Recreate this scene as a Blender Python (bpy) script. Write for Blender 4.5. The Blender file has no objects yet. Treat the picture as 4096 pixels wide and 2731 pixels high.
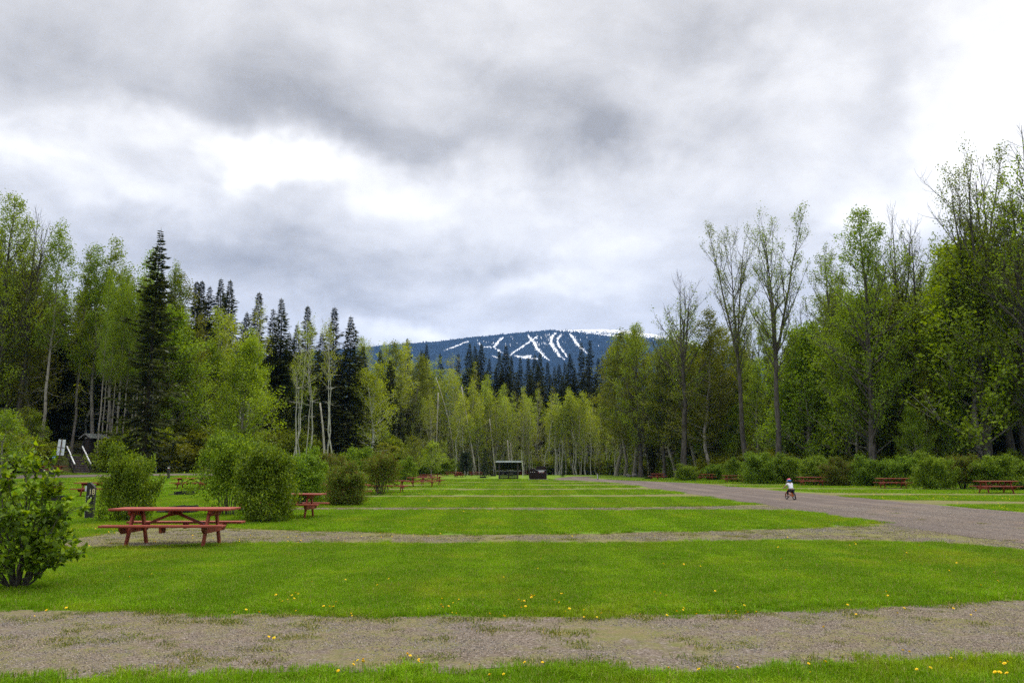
import bpy, bmesh, math, random
import numpy as np
from mathutils import Vector, Matrix

scene = bpy.context.scene
COL = scene.collection
# ---------------------------------------------------------------- camera
FPX, CX, CY = 3200.0, 2048.0, 1365.5            # focal length and centre in pixels of the 4096 px wide photograph
CAMH = 1.6
PITCH = math.atan(501.5 / FPX)
CP, SP = math.cos(PITCH), math.sin(PITCH)
cam_d = bpy.data.cameras.new('camera')
cam_d.sensor_width = 36.0
cam_d.lens = FPX / 4096.0 * 36.0
cam_d.clip_start = 0.1
cam_d.clip_end = 40000.0
cam = bpy.data.objects.new('camera', cam_d)
cam.location = (0, 0, CAMH)
cam.rotation_euler = (math.pi / 2 + PITCH, 0, 0)
COL.objects.link(cam)
scene.camera = cam

def pix_dir(px, py):
    u = (px - CX) / FPX; v = (CY - py) / FPX
    d = Vector((u, CP - v * SP, SP + v * CP))
    return d.normalized()

# ---------------------------------------------------------------- node helpers
class S:
    """a socket with arithmetic: each operation adds a math node"""
    def __init__(self, nt, sock): self.nt, self.s = nt, sock
    def _m(self, op, *a):
        n = self.nt.nodes.new('ShaderNodeMath'); n.operation = op
        for i, v in enumerate((self,) + a):
            if isinstance(v, S): self.nt.links.new(v.s, n.inputs[i])
            else: n.inputs[i].default_value = v
        return S(self.nt, n.outputs[0])
    def __add__(self, o): return self._m('ADD', o)
    __radd__ = __add__
    def __sub__(self, o): return self._m('SUBTRACT', o)
    def __rsub__(self, o): return (self * -1.0) + o
    def __mul__(self, o): return self._m('MULTIPLY', o)
    __rmul__ = __mul__
    def __truediv__(self, o): return self._m('DIVIDE', o)
    def pow(self, o): return self._m('POWER', o)
    def exp(self): return self._m('EXPONENT')
    def max(self, o): return self._m('MAXIMUM', o)
    def min(self, o): return self._m('MINIMUM', o)
    def ss(self, a, b):
        n = self.nt.nodes.new('ShaderNodeMapRange'); n.interpolation_type = 'SMOOTHSTEP'
        self.nt.links.new(self.s, n.inputs[0]); n.inputs[1].default_value = a; n.inputs[2].default_value = b
        return S(self.nt, n.outputs[0])
    def lin(self, a, b, c, d):
        n = self.nt.nodes.new('ShaderNodeMapRange')
        self.nt.links.new(self.s, n.inputs[0])
        for i, v in enumerate((a, b, c, d)): n.inputs[i + 1].default_value = v
        return S(self.nt, n.outputs[0])

def node(nt, t, **kw):
    n = nt.nodes.new(t)
    for k, v in kw.items(): setattr(n, k, v)
    return n
def link(nt, a, b): nt.links.new(a.s if isinstance(a, S) else a, b)
def mixc(nt, f, a, b, mode='MIX'):
    n = node(nt, 'ShaderNodeMix', data_type='RGBA', blend_type=mode)
    for sock, v in ((n.inputs[0], f), (n.inputs[6], a), (n.inputs[7], b)):
        if isinstance(v, S): nt.links.new(v.s, sock)
        elif isinstance(v, bpy.types.NodeSocket): nt.links.new(v, sock)
        elif isinstance(v, (tuple, list)): sock.default_value = (*v[:3], 1)
        else: sock.default_value = v
    return n.outputs[2]
def noise(nt, vec, scale, detail=3, rough=0.5, dist=0.0, out=0):
    n = node(nt, 'ShaderNodeTexNoise'); n.inputs['Scale'].default_value = scale
    n.inputs['Detail'].default_value = detail; n.inputs['Roughness'].default_value = rough
    n.inputs['Distortion'].default_value = dist
    if vec is not None: link(nt, vec, n.inputs['Vector'])
    return S(nt, n.outputs[0]) if out == 0 else n.outputs[1]
def combine(nt, x, y, z):
    n = node(nt, 'ShaderNodeCombineXYZ')
    for i, v in enumerate((x, y, z)):
        if isinstance(v, S): nt.links.new(v.s, n.inputs[i])
        else: n.inputs[i].default_value = v
    return n.outputs[0]
def scalec(nt, c, f):
    n = node(nt, 'ShaderNodeVectorMath', operation='SCALE')
    link(nt, c, n.inputs[0])
    if isinstance(f, S): link(nt, f, n.inputs['Scale'])
    else: n.inputs['Scale'].default_value = f
    return n.outputs[0]

# ---------------------------------------------------------------- world: an overcast sky with a few thin places
SUN_EL, SUN_AZ = math.radians(52), math.radians(22)
world = bpy.data.worlds.new('World'); scene.world = world; world.use_nodes = True
wt = world.node_tree; wt.nodes.clear()
sky = node(wt, 'ShaderNodeTexSky', sky_type='NISHITA')
sky.sun_disc = False; sky.sun_elevation = SUN_EL; sky.sun_rotation = SUN_AZ; sky.altitude = 500; sky.air_density = 1.0
tc = node(wt, 'ShaderNodeTexCoord')
sx = node(wt, 'ShaderNodeSeparateXYZ'); link(wt, tc.outputs['Generated'], sx.inputs[0])
dx, dy, dz = (S(wt, o) for o in sx.outputs)
az = dx._m('ARCTAN2', dy); el = dz.min(0.9999).max(-0.9999)._m('ARCSINE')
inv = dz.max(0.0) + 0.34
plane = combine(wt, dx / inv, dy / inv, 0.0)
n_big = noise(wt, plane, 1.5, 5, 0.55, 0.3)
n_mid = noise(wt, plane, 3.6, 6, 0.56, 0.4)
ang = combine(wt, az, el * 2.6, 0.3)
n_ang = noise(wt, ang, 5.0, 5, 0.55, 0.2)
n_wa = noise(wt, combine(wt, az, el, 4.1), 6.5, 4, 0.6)
n_wb = noise(wt, combine(wt, az, el, 9.7), 6.5, 4, 0.6)
waz = az + (n_wa - 0.5) * 0.24; wel = el + (n_wb - 0.5) * 0.13
# broad cloud masses: (x, y) in the 2352 px wide view, radii, tilt, brightness
CLOUDS = [
    (1220, 40, 420, 90, 0, -0.03), (560, 170, 340, 130, 0.12, -0.13), (830, 275, 210, 75, 0.1, -0.13), (150, 130, 220, 110, 0, -0.07),
    (1390, 325, 210, 75, 0.0, -0.26), (1180, 200, 190, 80, 0.2, -0.11), (1720, 50, 260, 75, 0.0, -0.13), (1010, 330, 130, 50, 0, -0.08), (1640, 250, 150, 60, 0.1, -0.03),
    (560, 350, 220, 62, 0.1, 0.42), (730, 390, 130, 45, 0.0, 0.28), (80, 310, 220, 60, 0, 0.22), (330, 440, 230, 45, 0.1, 0.20),
    (2310, 150, 190, 260, 0, 0.34), (2240, 420, 180, 120, -0.2, 0.20), (2010, 510, 150, 60, 0.3, 0.24), (1900, 180, 130, 130, 0, 0.06),
    (300, 570, 330, 90, -0.1, -0.07), (760, 640, 330, 70, 0.12, -0.14), (560, 530, 200, 45, 0.2, -0.07), (1080, 600, 170, 28, -0.1, -0.07),
    (1010, 470, 240, 60, 0.1, 0.20), (1200, 655, 280, 36, -0.06, 0.16), (920, 765, 170, 32, 0, 0.26), (1330, 540, 200, 50, 0.0, 0.14), (1600, 420, 220, 60, 0, 0.10), (1500, 690, 220, 60, 0, 0.05), (1720, 330, 330, 150, 0, 0.07), (420, 230, 260, 50, 0.1, -0.06),
]
n_fin = noise(wt, plane, 8.0, 7, 0.62, 0.6)
L = (n_big - 0.5) * 0.16 + (n_mid.ss(0.30, 0.70) - 0.5) * 0.15 + (n_fin.ss(0.28, 0.72) - 0.5) * 0.055 + (n_ang - 0.5) * 0.14 + 0.525
for (bx, by, rx, ry, tilt, amp) in CLOUDS:
    d = pix_dir(bx * 4096 / 2352, by * 4096 / 2352)
    a0 = math.atan2(d.x, d.y); e0 = math.asin(d.z)
    k = math.cos(math.atan((bx - 1176) / 1837.0)) ** 2
    ra, re = rx / 1837.0 * k, ry / 1837.0 * k
    ct, st = math.cos(tilt), -math.sin(tilt)
    ua = (waz - a0); ue = (wel - e0)
    p = (ua * ct + ue * st) / ra; q = (ue * ct - ua * st) / re
    L = L + ((p * p + q * q) * -1.0).exp() * amp
L = L.max(0.27) * 0.775
# cloud deck above the view, boosted past CIE overcast to add ground light
L = L * (el.ss(0.5, 1.25) * 2.6 + 1.0)
cl = mixc(wt, L.ss(0.34, 0.70), (1.0, 0.985, 0.98), (1.015, 1.0, 0.975))
cl = mixc(wt, (el.ss(0.42, 0.10)) * (L.ss(0.75, 0.45)) * 0.8, cl, (0.93, 0.96, 1.05))
cl = scalec(wt, cl, L * 10.0)
skyc = mixc(wt, 0.965, sky.outputs[0], cl)
bg = node(wt, 'ShaderNodeBackground'); bg.inputs[1].default_value = 0.1
link(wt, skyc, bg.inputs[0])
wo = node(wt, 'ShaderNodeOutputWorld'); link(wt, bg.outputs[0], wo.inputs[0])
try:
    world.cycles.sampling_method = 'MANUAL'; world.cycles.sample_map_resolution = 512
except Exception: pass

sun_d = bpy.data.lights.new('sun', 'SUN'); sun_d.energy = 1.5; sun_d.angle = math.radians(18); sun_d.color = (1.0, 0.95, 0.86)
sun = bpy.data.objects.new('sun', sun_d); COL.objects.link(sun)
sdir = Vector((math.sin(SUN_AZ) * math.cos(SUN_EL), math.cos(SUN_AZ) * math.cos(SUN_EL), math.sin(SUN_EL)))
sun.rotation_euler = sdir.to_track_quat('Z', 'Y').to_euler(); sun.location = sdir * 60
vs = scene.view_settings
vs.view_transform = 'Standard'; vs.look = 'None'; vs.gamma = 1.0; vs.use_curve_mapping = False; vs.exposure = 1.08
cy = scene.cycles
cy.use_adaptive_sampling = True; cy.adaptive_threshold = 0.008
cy.max_bounces = 8; cy.diffuse_bounces = 5; cy.glossy_bounces = 2; cy.transmission_bounces = 5; cy.volume_bounces = 0; cy.transparent_max_bounces = 8
cy.use_denoising = False

# ---------------------------------------------------------------- object helpers
def props(o, label=None, cat=None, group=None, kind=None):
    if label: o['label'] = label
    if cat: o['category'] = cat
    if group: o['group'] = group
    if kind: o['kind'] = kind
    return o
def link_obj(name, data, parent=None, mat=None, loc=None, rot=None):
    o = bpy.data.objects.new(name, data); COL.objects.link(o)
    if parent: o.parent = parent
    if mat is not None and data is not None and not data.materials: data.materials.append(mat)
    if loc is not None: o.location = loc
    if rot is not None: o.rotation_euler = rot
    return o
def thing(name, loc, rz=0.0, label=None, cat=None, group=None, scale=1.0):
    o = bpy.data.objects.new(name, None); COL.objects.link(o)
    o.location = loc; o.rotation_euler = (0, 0, rz); o.scale = (scale,) * 3 if not isinstance(scale, tuple) else scale
    o.empty_display_size = 0.2
    return props(o, label, cat, group)
def copy_tree(src, loc, rz=0.0, label=None, group=None, scale=None):
    r = src.copy(); COL.objects.link(r); r.location = loc; r.rotation_euler = (0, 0, rz)
    if scale is not None: r.scale = (scale,) * 3 if not isinstance(scale, tuple) else scale
    if label: r['label'] = label
    if group: r['group'] = group
    elif 'group' in r and group is None: pass
    for ch in list(src.children):
        c = ch.copy(); COL.objects.link(c); c.parent = r
        for g in list(ch.children):
            e = g.copy(); COL.objects.link(e); e.parent = c
    return r

def mesh_np(name, V, Q=None, T=None, smooth=False):
    me = bpy.data.meshes.new(name)
    V = np.asarray(V, np.float32).reshape(-1, 3)
    parts, sizes = [], []
    if Q is not None and len(Q): parts.append(np.asarray(Q, np.int32).reshape(-1)); sizes.append(np.full(len(Q), 4, np.int32))
    if T is not None and len(T): parts.append(np.asarray(T, np.int32).reshape(-1)); sizes.append(np.full(len(T), 3, np.int32))
    loops = np.concatenate(parts); sizes = np.concatenate(sizes)
    starts = np.concatenate(([0], np.cumsum(sizes)[:-1])).astype(np.int32)
    me.vertices.add(len(V)); me.vertices.foreach_set('co', V.reshape(-1))
    me.loops.add(len(loops)); me.loops.foreach_set('vertex_index', loops)
    me.polygons.add(len(sizes)); me.polygons.foreach_set('loop_start', starts)
    me.polygons.foreach_set('use_smooth', np.full(len(sizes), smooth, bool))
    me.update(calc_edges=True)
    return me

class MB:
    """collects boxes, bars and tubes into one mesh"""
    def __init__(self): self.v, self.q, self.t, self.n = [], [], [], 0
    def add(self, V, Q=(), T=()):
        V = np.asarray(V, float).reshape(-1, 3)
        if len(Q): self.q.append(np.asarray(Q) + self.n)
        if len(T): self.t.append(np.asarray(T) + self.n)
        self.v.append(V); self.n += len(V)
    def box(self, c, s, M=None):
        c, s = np.array(c, float), np.array(s, float) / 2
        V = np.array([(x, y, z) for z in (-1, 1) for y in (-1, 1) for x in (-1, 1)], float) * s
        if M is not None: V = V @ np.array(M.to_3x3()).T
        self.add(V + c, [(0, 2, 3, 1), (4, 5, 7, 6), (0, 1, 5, 4), (2, 6, 7, 3), (0, 4, 6, 2), (1, 3, 7, 5)])
    def bar(self, a, b, w, h, up=(0, 0, 1)):
        """a board from a to b, w wide across, h along up"""
        a, b = Vector(a), Vector(b); d = (b - a); L_ = d.length; d.normalize()
        s = d.cross(Vector(up)).normalized(); u = s.cross(d).normalized()
        M = Matrix((d, s, u)).transposed()
        self.box((a + b) / 2, (L_, w, h), M)
    def tube(self, P, R, sides=6, cap=False):
        P = np.asarray(P, float); n = len(P); R = np.broadcast_to(np.asarray(R, float), (n,))
        T = np.gradient(P, axis=0); T /= np.linalg.norm(T, axis=1)[:, None] + 1e-9
        ref = np.array([0.0, 0.0, 1.0]) if abs(T[:, 2]).mean() < 0.8 else np.array([1.0, 0.0, 0.0])
        A = np.cross(T, ref); A /= np.linalg.norm(A, axis=1)[:, None] + 1e-9
        B = np.cross(T, A)
        th = np.linspace(0, 2 * np.pi, sides, endpoint=False)
        V = P[:, None] + R[:, None, None] * (A[:, None] * np.cos(th)[None, :, None] + B[:, None] * np.sin(th)[None, :, None])
        i = np.arange(n - 1)[:, None] * sides; j = np.arange(sides)[None]
        j2 = (j + 1) % sides
        Q = np.stack([i + j, i + sides + j, i + sides + j2, i + j2], -1).reshape(-1, 4)
        V = V.reshape(-1, 3); Tc = []
        if cap:
            c0, c1 = len(V), len(V) + 1
            V = np.vstack([V, P[0], P[-1]])
            for k in range(sides):
                Tc.append((c0, k, (k + 1) % sides)); Tc.append((c1, (n - 1) * sides + (k + 1) % sides, (n - 1) * sides + k))
        self.add(V, Q, Tc)
    def lathe(self, prof, sides=16, M=None):
        """profile of (r, z) turned about z"""
        n = len(prof); th = np.linspace(0, 2 * np.pi, sides, endpoint=False)
        V = np.array([[(r * math.cos(t), r * math.sin(t), z) for t in th] for r, z in prof]).reshape(-1, 3)
        if M is not None: V = (np.c_[V, np.ones(len(V))] @ np.array(M).T)[:, :3]
        i = np.arange(n - 1)[:, None] * sides; j = np.arange(sides)[None]; j2 = (j + 1) % sides
        self.add(V, np.stack([i + j, i + j2, i + sides + j2, i + sides + j], -1).reshape(-1, 4))
    def prism(self, poly, y0, y1, M=None):
        """polygon of (x, z) pushed from y0 to y1 (fan-capped, convex or nearly so)"""
        n = len(poly)
        V = np.array([(x, y0, z) for x, z in poly] + [(x, y1, z) for x, z in poly])
        cx, cz = np.mean(poly, axis=0)
        V = np.vstack([V, (cx, y0, cz), (cx, y1, cz)])
        if M is not None: V = (np.c_[V, np.ones(len(V))] @ np.array(M).T)[:, :3]
        Q = [(i, (i + 1) % n, n + (i + 1) % n, n + i) for i in range(n)]
        T = [(2 * n, (i + 1) % n, i) for i in range(n)] + [(2 * n + 1, n + i, n + (i + 1) % n) for i in range(n)]
        self.add(V, Q, T)
    def mesh(self, name, smooth=False):
        V = np.vstack(self.v)
        me = mesh_np(name, V, np.vstack(self.q) if self.q else None, np.vstack(self.t) if self.t else None, smooth)
        return me
    def build(self, name, mat, parent=None, smooth=False, bevel=0.0):
        me = self.mesh(name, smooth)
        if bevel:
            bm = bmesh.new(); bm.from_mesh(me); bmesh.ops.recalc_face_normals(bm, faces=bm.faces)
            bmesh.ops.bevel(bm, geom=bm.edges[:], offset=bevel, segments=1, affect='EDGES', profile=0.5)
            bm.to_mesh(me); bm.free()
        return link_obj(name, me, parent, mat)

# ---------------------------------------------------------------- materials
def new_mat(name):
    m = bpy.data.materials.new(name); m.use_nodes = True; nt = m.node_tree
    b = nt.nodes['Principled BSDF']
    return m, nt, b
def bump(nt, h, b, strength=0.4, dist=0.02):
    n = node(nt, 'ShaderNodeBump'); n.inputs['Strength'].default_value = strength; n.inputs['Distance'].default_value = dist
    link(nt, h, n.inputs['Height']); link(nt, n.outputs[0], b.inputs['Normal'])
def plain(name, col, rough=0.6, var=0.18, scale=6.0, metal=0.0, spec=0.4, bmp=0.0, stretch=None):
    """painted or bare surface with a little uneven wear"""
    m, nt, b = new_mat(name)
    t = node(nt, 'ShaderNodeTexCoord'); vec = t.outputs['Object']
    if stretch:
        mp = node(nt, 'ShaderNodeMapping'); mp.inputs['Scale'].default_value = stretch; link(nt, vec, mp.inputs[0]); vec = mp.outputs[0]
    n1 = noise(nt, vec, scale, 5, 0.6)
    lo = tuple(c * (1 - var) for c in col); hi = tuple(min(1, c * (1 + var)) for c in col)
    link(nt, mixc(nt, n1.ss(0.3, 0.7), lo, hi), b.inputs['Base Color'])
    link(nt, n1.lin(0, 1, rough - 0.1, min(1, rough + 0.15)), b.inputs['Roughness'])
    b.inputs['Metallic'].default_value = metal; b.inputs['Specular IOR Level'].default_value = spec
    if bmp: bump(nt, noise(nt, vec, scale * 5, 4), b, bmp, 0.01)
    return m
def leaf_mat(name, c1, c2, trans=0.4, objvar=0.35, young=None, rough=0.45, gloss=0.018):
    """leaves: each leaf its own shade, each plant its own tone, light passing through"""
    m = bpy.data.materials.new(name); m.use_nodes = True; nt = m.node_tree; nt.nodes.clear()
    geo = node(nt, 'ShaderNodeNewGeometry'); oi = node(nt, 'ShaderNodeObjectInfo')
    r = S(nt, geo.outputs['Random Per Island']); ro = S(nt, oi.outputs['Random'])
    c = mixc(nt, r, c1, c2)
    if young:
        c = mixc(nt, (r * 7.31)._m('FRACT').ss(0.68, 0.86) * 0.8, c, young)
    f = ((r * 3.77)._m('FRACT') * 0.5 + 0.75) * (ro * objvar + (1.0 - objvar / 2))
    tint = mixc(nt, (ro * 5.3)._m('FRACT'), (1.08, 1.0, 0.85), (0.94, 1.0, 1.05))
    c = mixc(nt, 1.0, c, tint, 'MULTIPLY')
    c = scalec(nt, c, f)
    d = node(nt, 'ShaderNodeBsdfDiffuse'); tr = node(nt, 'ShaderNodeBsdfTranslucent'); g = node(nt, 'ShaderNodeBsdfGlossy')
    g.inputs['Roughness'].default_value = rough; g.inputs['Color'].default_value = (0.8, 0.85, 0.9, 1)
    link(nt, c, d.inputs[0]); link(nt, mixc(nt, 1.0, c, (1.25, 1.2, 0.4), 'MULTIPLY'), tr.inputs[0])
    m1 = node(nt, 'ShaderNodeMixShader'); m1.inputs[0].default_value = trans
    link(nt, d.outputs[0], m1.inputs[1]); link(nt, tr.outputs[0], m1.inputs[2])
    m2 = node(nt, 'ShaderNodeMixShader'); m2.inputs[0].default_value = gloss
    link(nt, m1.outputs[0], m2.inputs[1]); link(nt, g.outputs[0], m2.inputs[2])
    o = node(nt, 'ShaderNodeOutputMaterial'); link(nt, m2.outputs[0], o.inputs[0])
    return m
def bark_mat(name, c1, c2, scale=3.0, marks=None, zs=0.25):
    m, nt, b = new_mat(name)
    t = node(nt, 'ShaderNodeTexCoord')
    mp = node(nt, 'ShaderNodeMapping'); mp.inputs['Scale'].default_value = (1, 1, zs); link(nt, t.outputs['Object'], mp.inputs[0])
    n1 = noise(nt, mp.outputs[0], scale, 6, 0.65)
    c = mixc(nt, n1.ss(0.35, 0.65), c1, c2)
    if marks:
        mp2 = node(nt, 'ShaderNodeMapping'); mp2.inputs['Scale'].default_value = (0.5, 0.5, 2.4); link(nt, t.outputs['Object'], mp2.inputs[0])
        k = noise(nt, mp2.outputs[0], 2.2, 4, 0.6).ss(0.60, 0.68)
        c = mixc(nt, k, c, marks)
    link(nt, c, b.inputs['Base Color']); b.inputs['Roughness'].default_value = 0.9; b.inputs['Specular IOR Level'].default_value = 0.2
    bump(nt, noise(nt, mp.outputs[0], scale * 4, 5, 0.7), b, 0.6, 0.03)
    return m

M = {}
M['cottonwood_leaf'] = leaf_mat('cottonwood_leaf', (0.135, 0.185, 0.006), (0.215, 0.28, 0.01), 0.42)
M['poplar_leaf'] = leaf_mat('poplar_leaf', (0.14, 0.21, 0.006), (0.225, 0.315, 0.01), 0.45)
M['aspen_leaf'] = leaf_mat('aspen_leaf', (0.21, 0.27, 0.01), (0.32, 0.385, 0.016), 0.45)
M['olive_leaf'] = leaf_mat('olive_leaf', (0.125,0.150,0.008), (0.200,0.220,0.012), 0.4)
M['needle'] = leaf_mat('needle', (0.034, 0.045, 0.012), (0.070, 0.082, 0.022), 0.2, 0.5)
M['pine_needle'] = leaf_mat('pine_needle', (0.022, 0.040, 0.018), (0.040, 0.062, 0.025), 0.12, 0.3)
M['lilac_leaf'] = leaf_mat('lilac_leaf', (0.070, 0.130, 0.007), (0.145, 0.225, 0.010), 0.36, 0.3, young=(0.27, 0.38, 0.015))
M['red_lilac_leaf'] = leaf_mat('red_lilac_leaf', (0.09, 0.13, 0.01), (0.14, 0.205, 0.014), 0.36, 0.3, young=(0.16, 0.06, 0.03))
M['young_leaf'] = leaf_mat('young_leaf', (0.170, 0.260, 0.008), (0.260, 0.370, 0.012), 0.4, 0.2)
M['willow_leaf'] = leaf_mat('willow_leaf', (0.1, 0.2, 0.01), (0.15, 0.275, 0.014), 0.4)
M['cottonwood_bark'] = bark_mat('cottonwood_bark', (0.050, 0.043, 0.038), (0.125, 0.108, 0.094), 4.0)
M['grey_bark'] = bark_mat('grey_bark', (0.18, 0.160, 0.14), (0.34, 0.305, 0.265), 3.0, (0.05, 0.045, 0.04))
M['aspen_bark'] = bark_mat('aspen_bark', (0.30, 0.29, 0.25), (0.50, 0.49, 0.43), 2.0, (0.045, 0.04, 0.035), 0.6)
M['birch_bark'] = bark_mat('birch_bark', (0.45, 0.44, 0.40), (0.70, 0.69, 0.64), 2.0, (0.05, 0.04, 0.035), 0.8)
M['spruce_bark'] = bark_mat('spruce_bark', (0.035, 0.028, 0.022), (0.075, 0.06, 0.048), 5.0)
M['stem_bark'] = bark_mat('stem_bark', (0.055, 0.047, 0.036), (0.13, 0.112, 0.09), 9.0)
M['dead_wood'] = bark_mat('dead_wood', (0.28, 0.25, 0.21), (0.48, 0.45, 0.40), 4.0)
M['red_paint'] = plain('red_paint', (0.275, 0.052, 0.028), 0.55, 0.26, 5.0, bmp=0.15, stretch=(0.6, 6, 6))
def worn_paint(name, col, bare, fade):
    m, nt, b = new_mat(name); t = node(nt, 'ShaderNodeTexCoord'); oi = node(nt, 'ShaderNodeObjectInfo')
    mp = node(nt, 'ShaderNodeMapping'); mp.inputs['Scale'].default_value = (0.8, 9, 9); link(nt, t.outputs['Object'], mp.inputs[0])
    ad = node(nt, 'ShaderNodeVectorMath', operation='ADD'); link(nt, mp.outputs[0], ad.inputs[0]); link(nt, combine(nt, S(nt, oi.outputs['Random']) * 40.0, 0.0, 0.0), ad.inputs[1])
    gr_ = noise(nt, ad.outputs[0], 3.0, 6, 0.7); bl = noise(nt, ad.outputs[0], 0.9, 4, 0.6)
    c = mixc(nt, gr_.ss(0.3, 0.7), tuple(v * 0.72 for v in col), tuple(v * 1.12 for v in col)); c = mixc(nt, bl.ss(0.40, 0.75) * 0.6, c, fade)
    c = mixc(nt, (gr_ * 0.6 + bl * 0.4).ss(0.62, 0.68) * 0.7, c, bare)
    c = scalec(nt, c, S(nt, oi.outputs['Random']) * 0.24 + 0.88)
    link(nt, c, b.inputs['Base Color']); b.inputs['Roughness'].default_value = 0.62; b.inputs['Specular IOR Level'].default_value = 0.3; bump(nt, gr_, b, 0.25, 0.01); return m
M['red_paint'] = worn_paint('red_paint', (0.245, 0.042, 0.021), (0.17, 0.12, 0.095), (0.27, 0.062, 0.040))
M['black_wood'] = plain('black_wood', (0.022, 0.020, 0.019), 0.75, 0.35, 8.0, bmp=0.3, stretch=(4, 4, 0.6))
M['dark_wood'] = plain('dark_wood', (0.055, 0.042, 0.036), 0.8, 0.35, 7.0, bmp=0.3, stretch=(1, 4, 4))
M['step_wood'] = plain('step_wood', (0.150, 0.118, 0.105), 0.85, 0.3, 5.0, bmp=0.3, stretch=(1, 5, 5))
M['grey_wood'] = plain('grey_wood', (0.30, 0.29, 0.28), 0.8, 0.2, 6.0, bmp=0.3, stretch=(1, 5, 5))
M['white_paint'] = plain('white_paint', (0.72, 0.73, 0.74), 0.5, 0.10, 5.0)
M['sign_back'] = plain('sign_back', (0.62, 0.66, 0.72), 0.45, 0.06, 3.0, metal=0.1)
M['sign_blue'] = plain('sign_blue', (0.012, 0.13, 0.40), 0.4, 0.06, 3.0)
M['sign_cyan'] = plain('sign_cyan', (0.03, 0.30, 0.52), 0.4, 0.06, 3.0)
M['sign_white'] = plain('sign_white', (0.80, 0.80, 0.80), 0.4, 0.05, 3.0)
M['sign_ink'] = plain('sign_ink', (0.03, 0.03, 0.03), 0.5, 0.05, 3.0)
M['rust_metal'] = plain('rust_metal', (0.060, 0.030, 0.022), 0.7, 0.35, 14.0, metal=0.3)
M['soot_steel'] = plain('soot_steel', (0.018, 0.016, 0.015), 0.65, 0.4, 12.0, metal=0.4)
M['galvanised'] = plain('galvanised', (0.42, 0.44, 0.46), 0.4, 0.15, 10.0, metal=0.8)
M['bin_brown'] = plain('bin_brown', (0.020, 0.0125, 0.009), 0.62, 0.2, 3.0, spec=0.15)
M['yellow_paint'] = plain('yellow_paint', (0.70, 0.42, 0.02), 0.45, 0.12, 6.0)
M['concrete'] = plain('concrete', (0.30, 0.28, 0.26), 0.9, 0.15, 6.0, bmp=0.2)
M['boulder_stone'] = plain('boulder_stone', (0.17, 0.155, 0.15), 0.9, 0.4, 3.0, bmp=0.6)
M['reflector_red'] = plain('reflector_red', (0.50, 0.015, 0.015), 0.3, 0.05, 3.0)
M['number_cream'] = plain('number_cream', (0.72, 0.62, 0.36), 0.5, 0.05, 3.0)
M['roof_metal'] = plain('roof_metal', (0.60, 0.61, 0.63), 0.4, 0.1, 4.0, metal=0.3)
M['roof_dark'] = plain('roof_dark', (0.150, 0.165, 0.155), 0.8, 0.3, 5.0)
M['orange_paint'] = plain('orange_paint', (0.75, 0.18, 0.02), 0.3, 0.06, 4.0)
M['tyre_rubber'] = plain('tyre_rubber', (0.014, 0.014, 0.015), 0.7, 0.2, 20.0)
M['chrome'] = plain('chrome', (0.60, 0.60, 0.62), 0.25, 0.05, 5.0, metal=0.9)
M['black_plastic'] = plain('black_plastic', (0.012, 0.012, 0.013), 0.5, 0.1, 5.0)
M['skin'] = plain('skin', (0.52, 0.29, 0.20), 0.5, 0.06, 8.0)
M['shirt_white'] = plain('shirt_white', (0.62, 0.64, 0.70), 0.85, 0.08, 12.0)
M['trouser_black'] = plain('trouser_black', (0.011, 0.011, 0.012), 0.85, 0.15, 12.0)
M['shoe_grey'] = plain('shoe_grey', (0.075, 0.080, 0.085), 0.7, 0.2, 12.0)
M['helmet_red'] = plain('helmet_red', (0.66, 0.025, 0.04), 0.25, 0.05, 4.0)
M['helmet_blue'] = plain('helmet_blue', (0.015, 0.20, 0.60), 0.25, 0.05, 4.0)
M['hair_dark'] = plain('hair_dark', (0.016, 0.010, 0.009), 0.5, 0.2, 20.0)
M['petal_yellow'] = leaf_mat('petal_yellow', (0.82, 0.55, 0.005), (0.86, 0.64, 0.010), 0.15, 0.1, gloss=0.02)
M['dandelion_stem'] = leaf_mat('dandelion_stem', (0.15, 0.22, 0.05), (0.22, 0.28, 0.08), 0.2, 0.1)

def turf_colour(nt, pos):
    """lawn colour by place: clumps, dry patches and the light and dark of mown lanes, painted in"""
    big = noise(nt, pos, 0.16, 4, 0.6); mid = noise(nt, pos, 0.9, 5, 0.65, 0.4); fine = noise(nt, pos, 7.0, 4, 0.7)
    c = mixc(nt, mid.ss(0.3, 0.7), (0.108, 0.220, 0.003), (0.180, 0.325, 0.005))
    c = mixc(nt, (big * 0.5 + mid * 0.5).ss(0.48, 0.63) * 0.7, c, (0.230, 0.260, 0.014))
    sp = node(nt, 'ShaderNodeSeparateXYZ'); link(nt, pos, sp.inputs[0])
    X, Y = S(nt, sp.outputs[0]), S(nt, sp.outputs[1])
    lane_shade = ((X + (big - 0.5) * 2.0 + (mid - 0.5) * 0.5) * 2.92)._m('SINE').ss(-0.4, 0.4)
    c = mixc(nt, lane_shade * 0.42, c, (0.072, 0.170, 0.002))  # mowing stripes: the way bent blades catch light, painted as darker colour
    c = mixc(nt, fine.ss(0.35, 0.75) * 0.40, c, (0.055, 0.105, 0.002))
    return c

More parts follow.
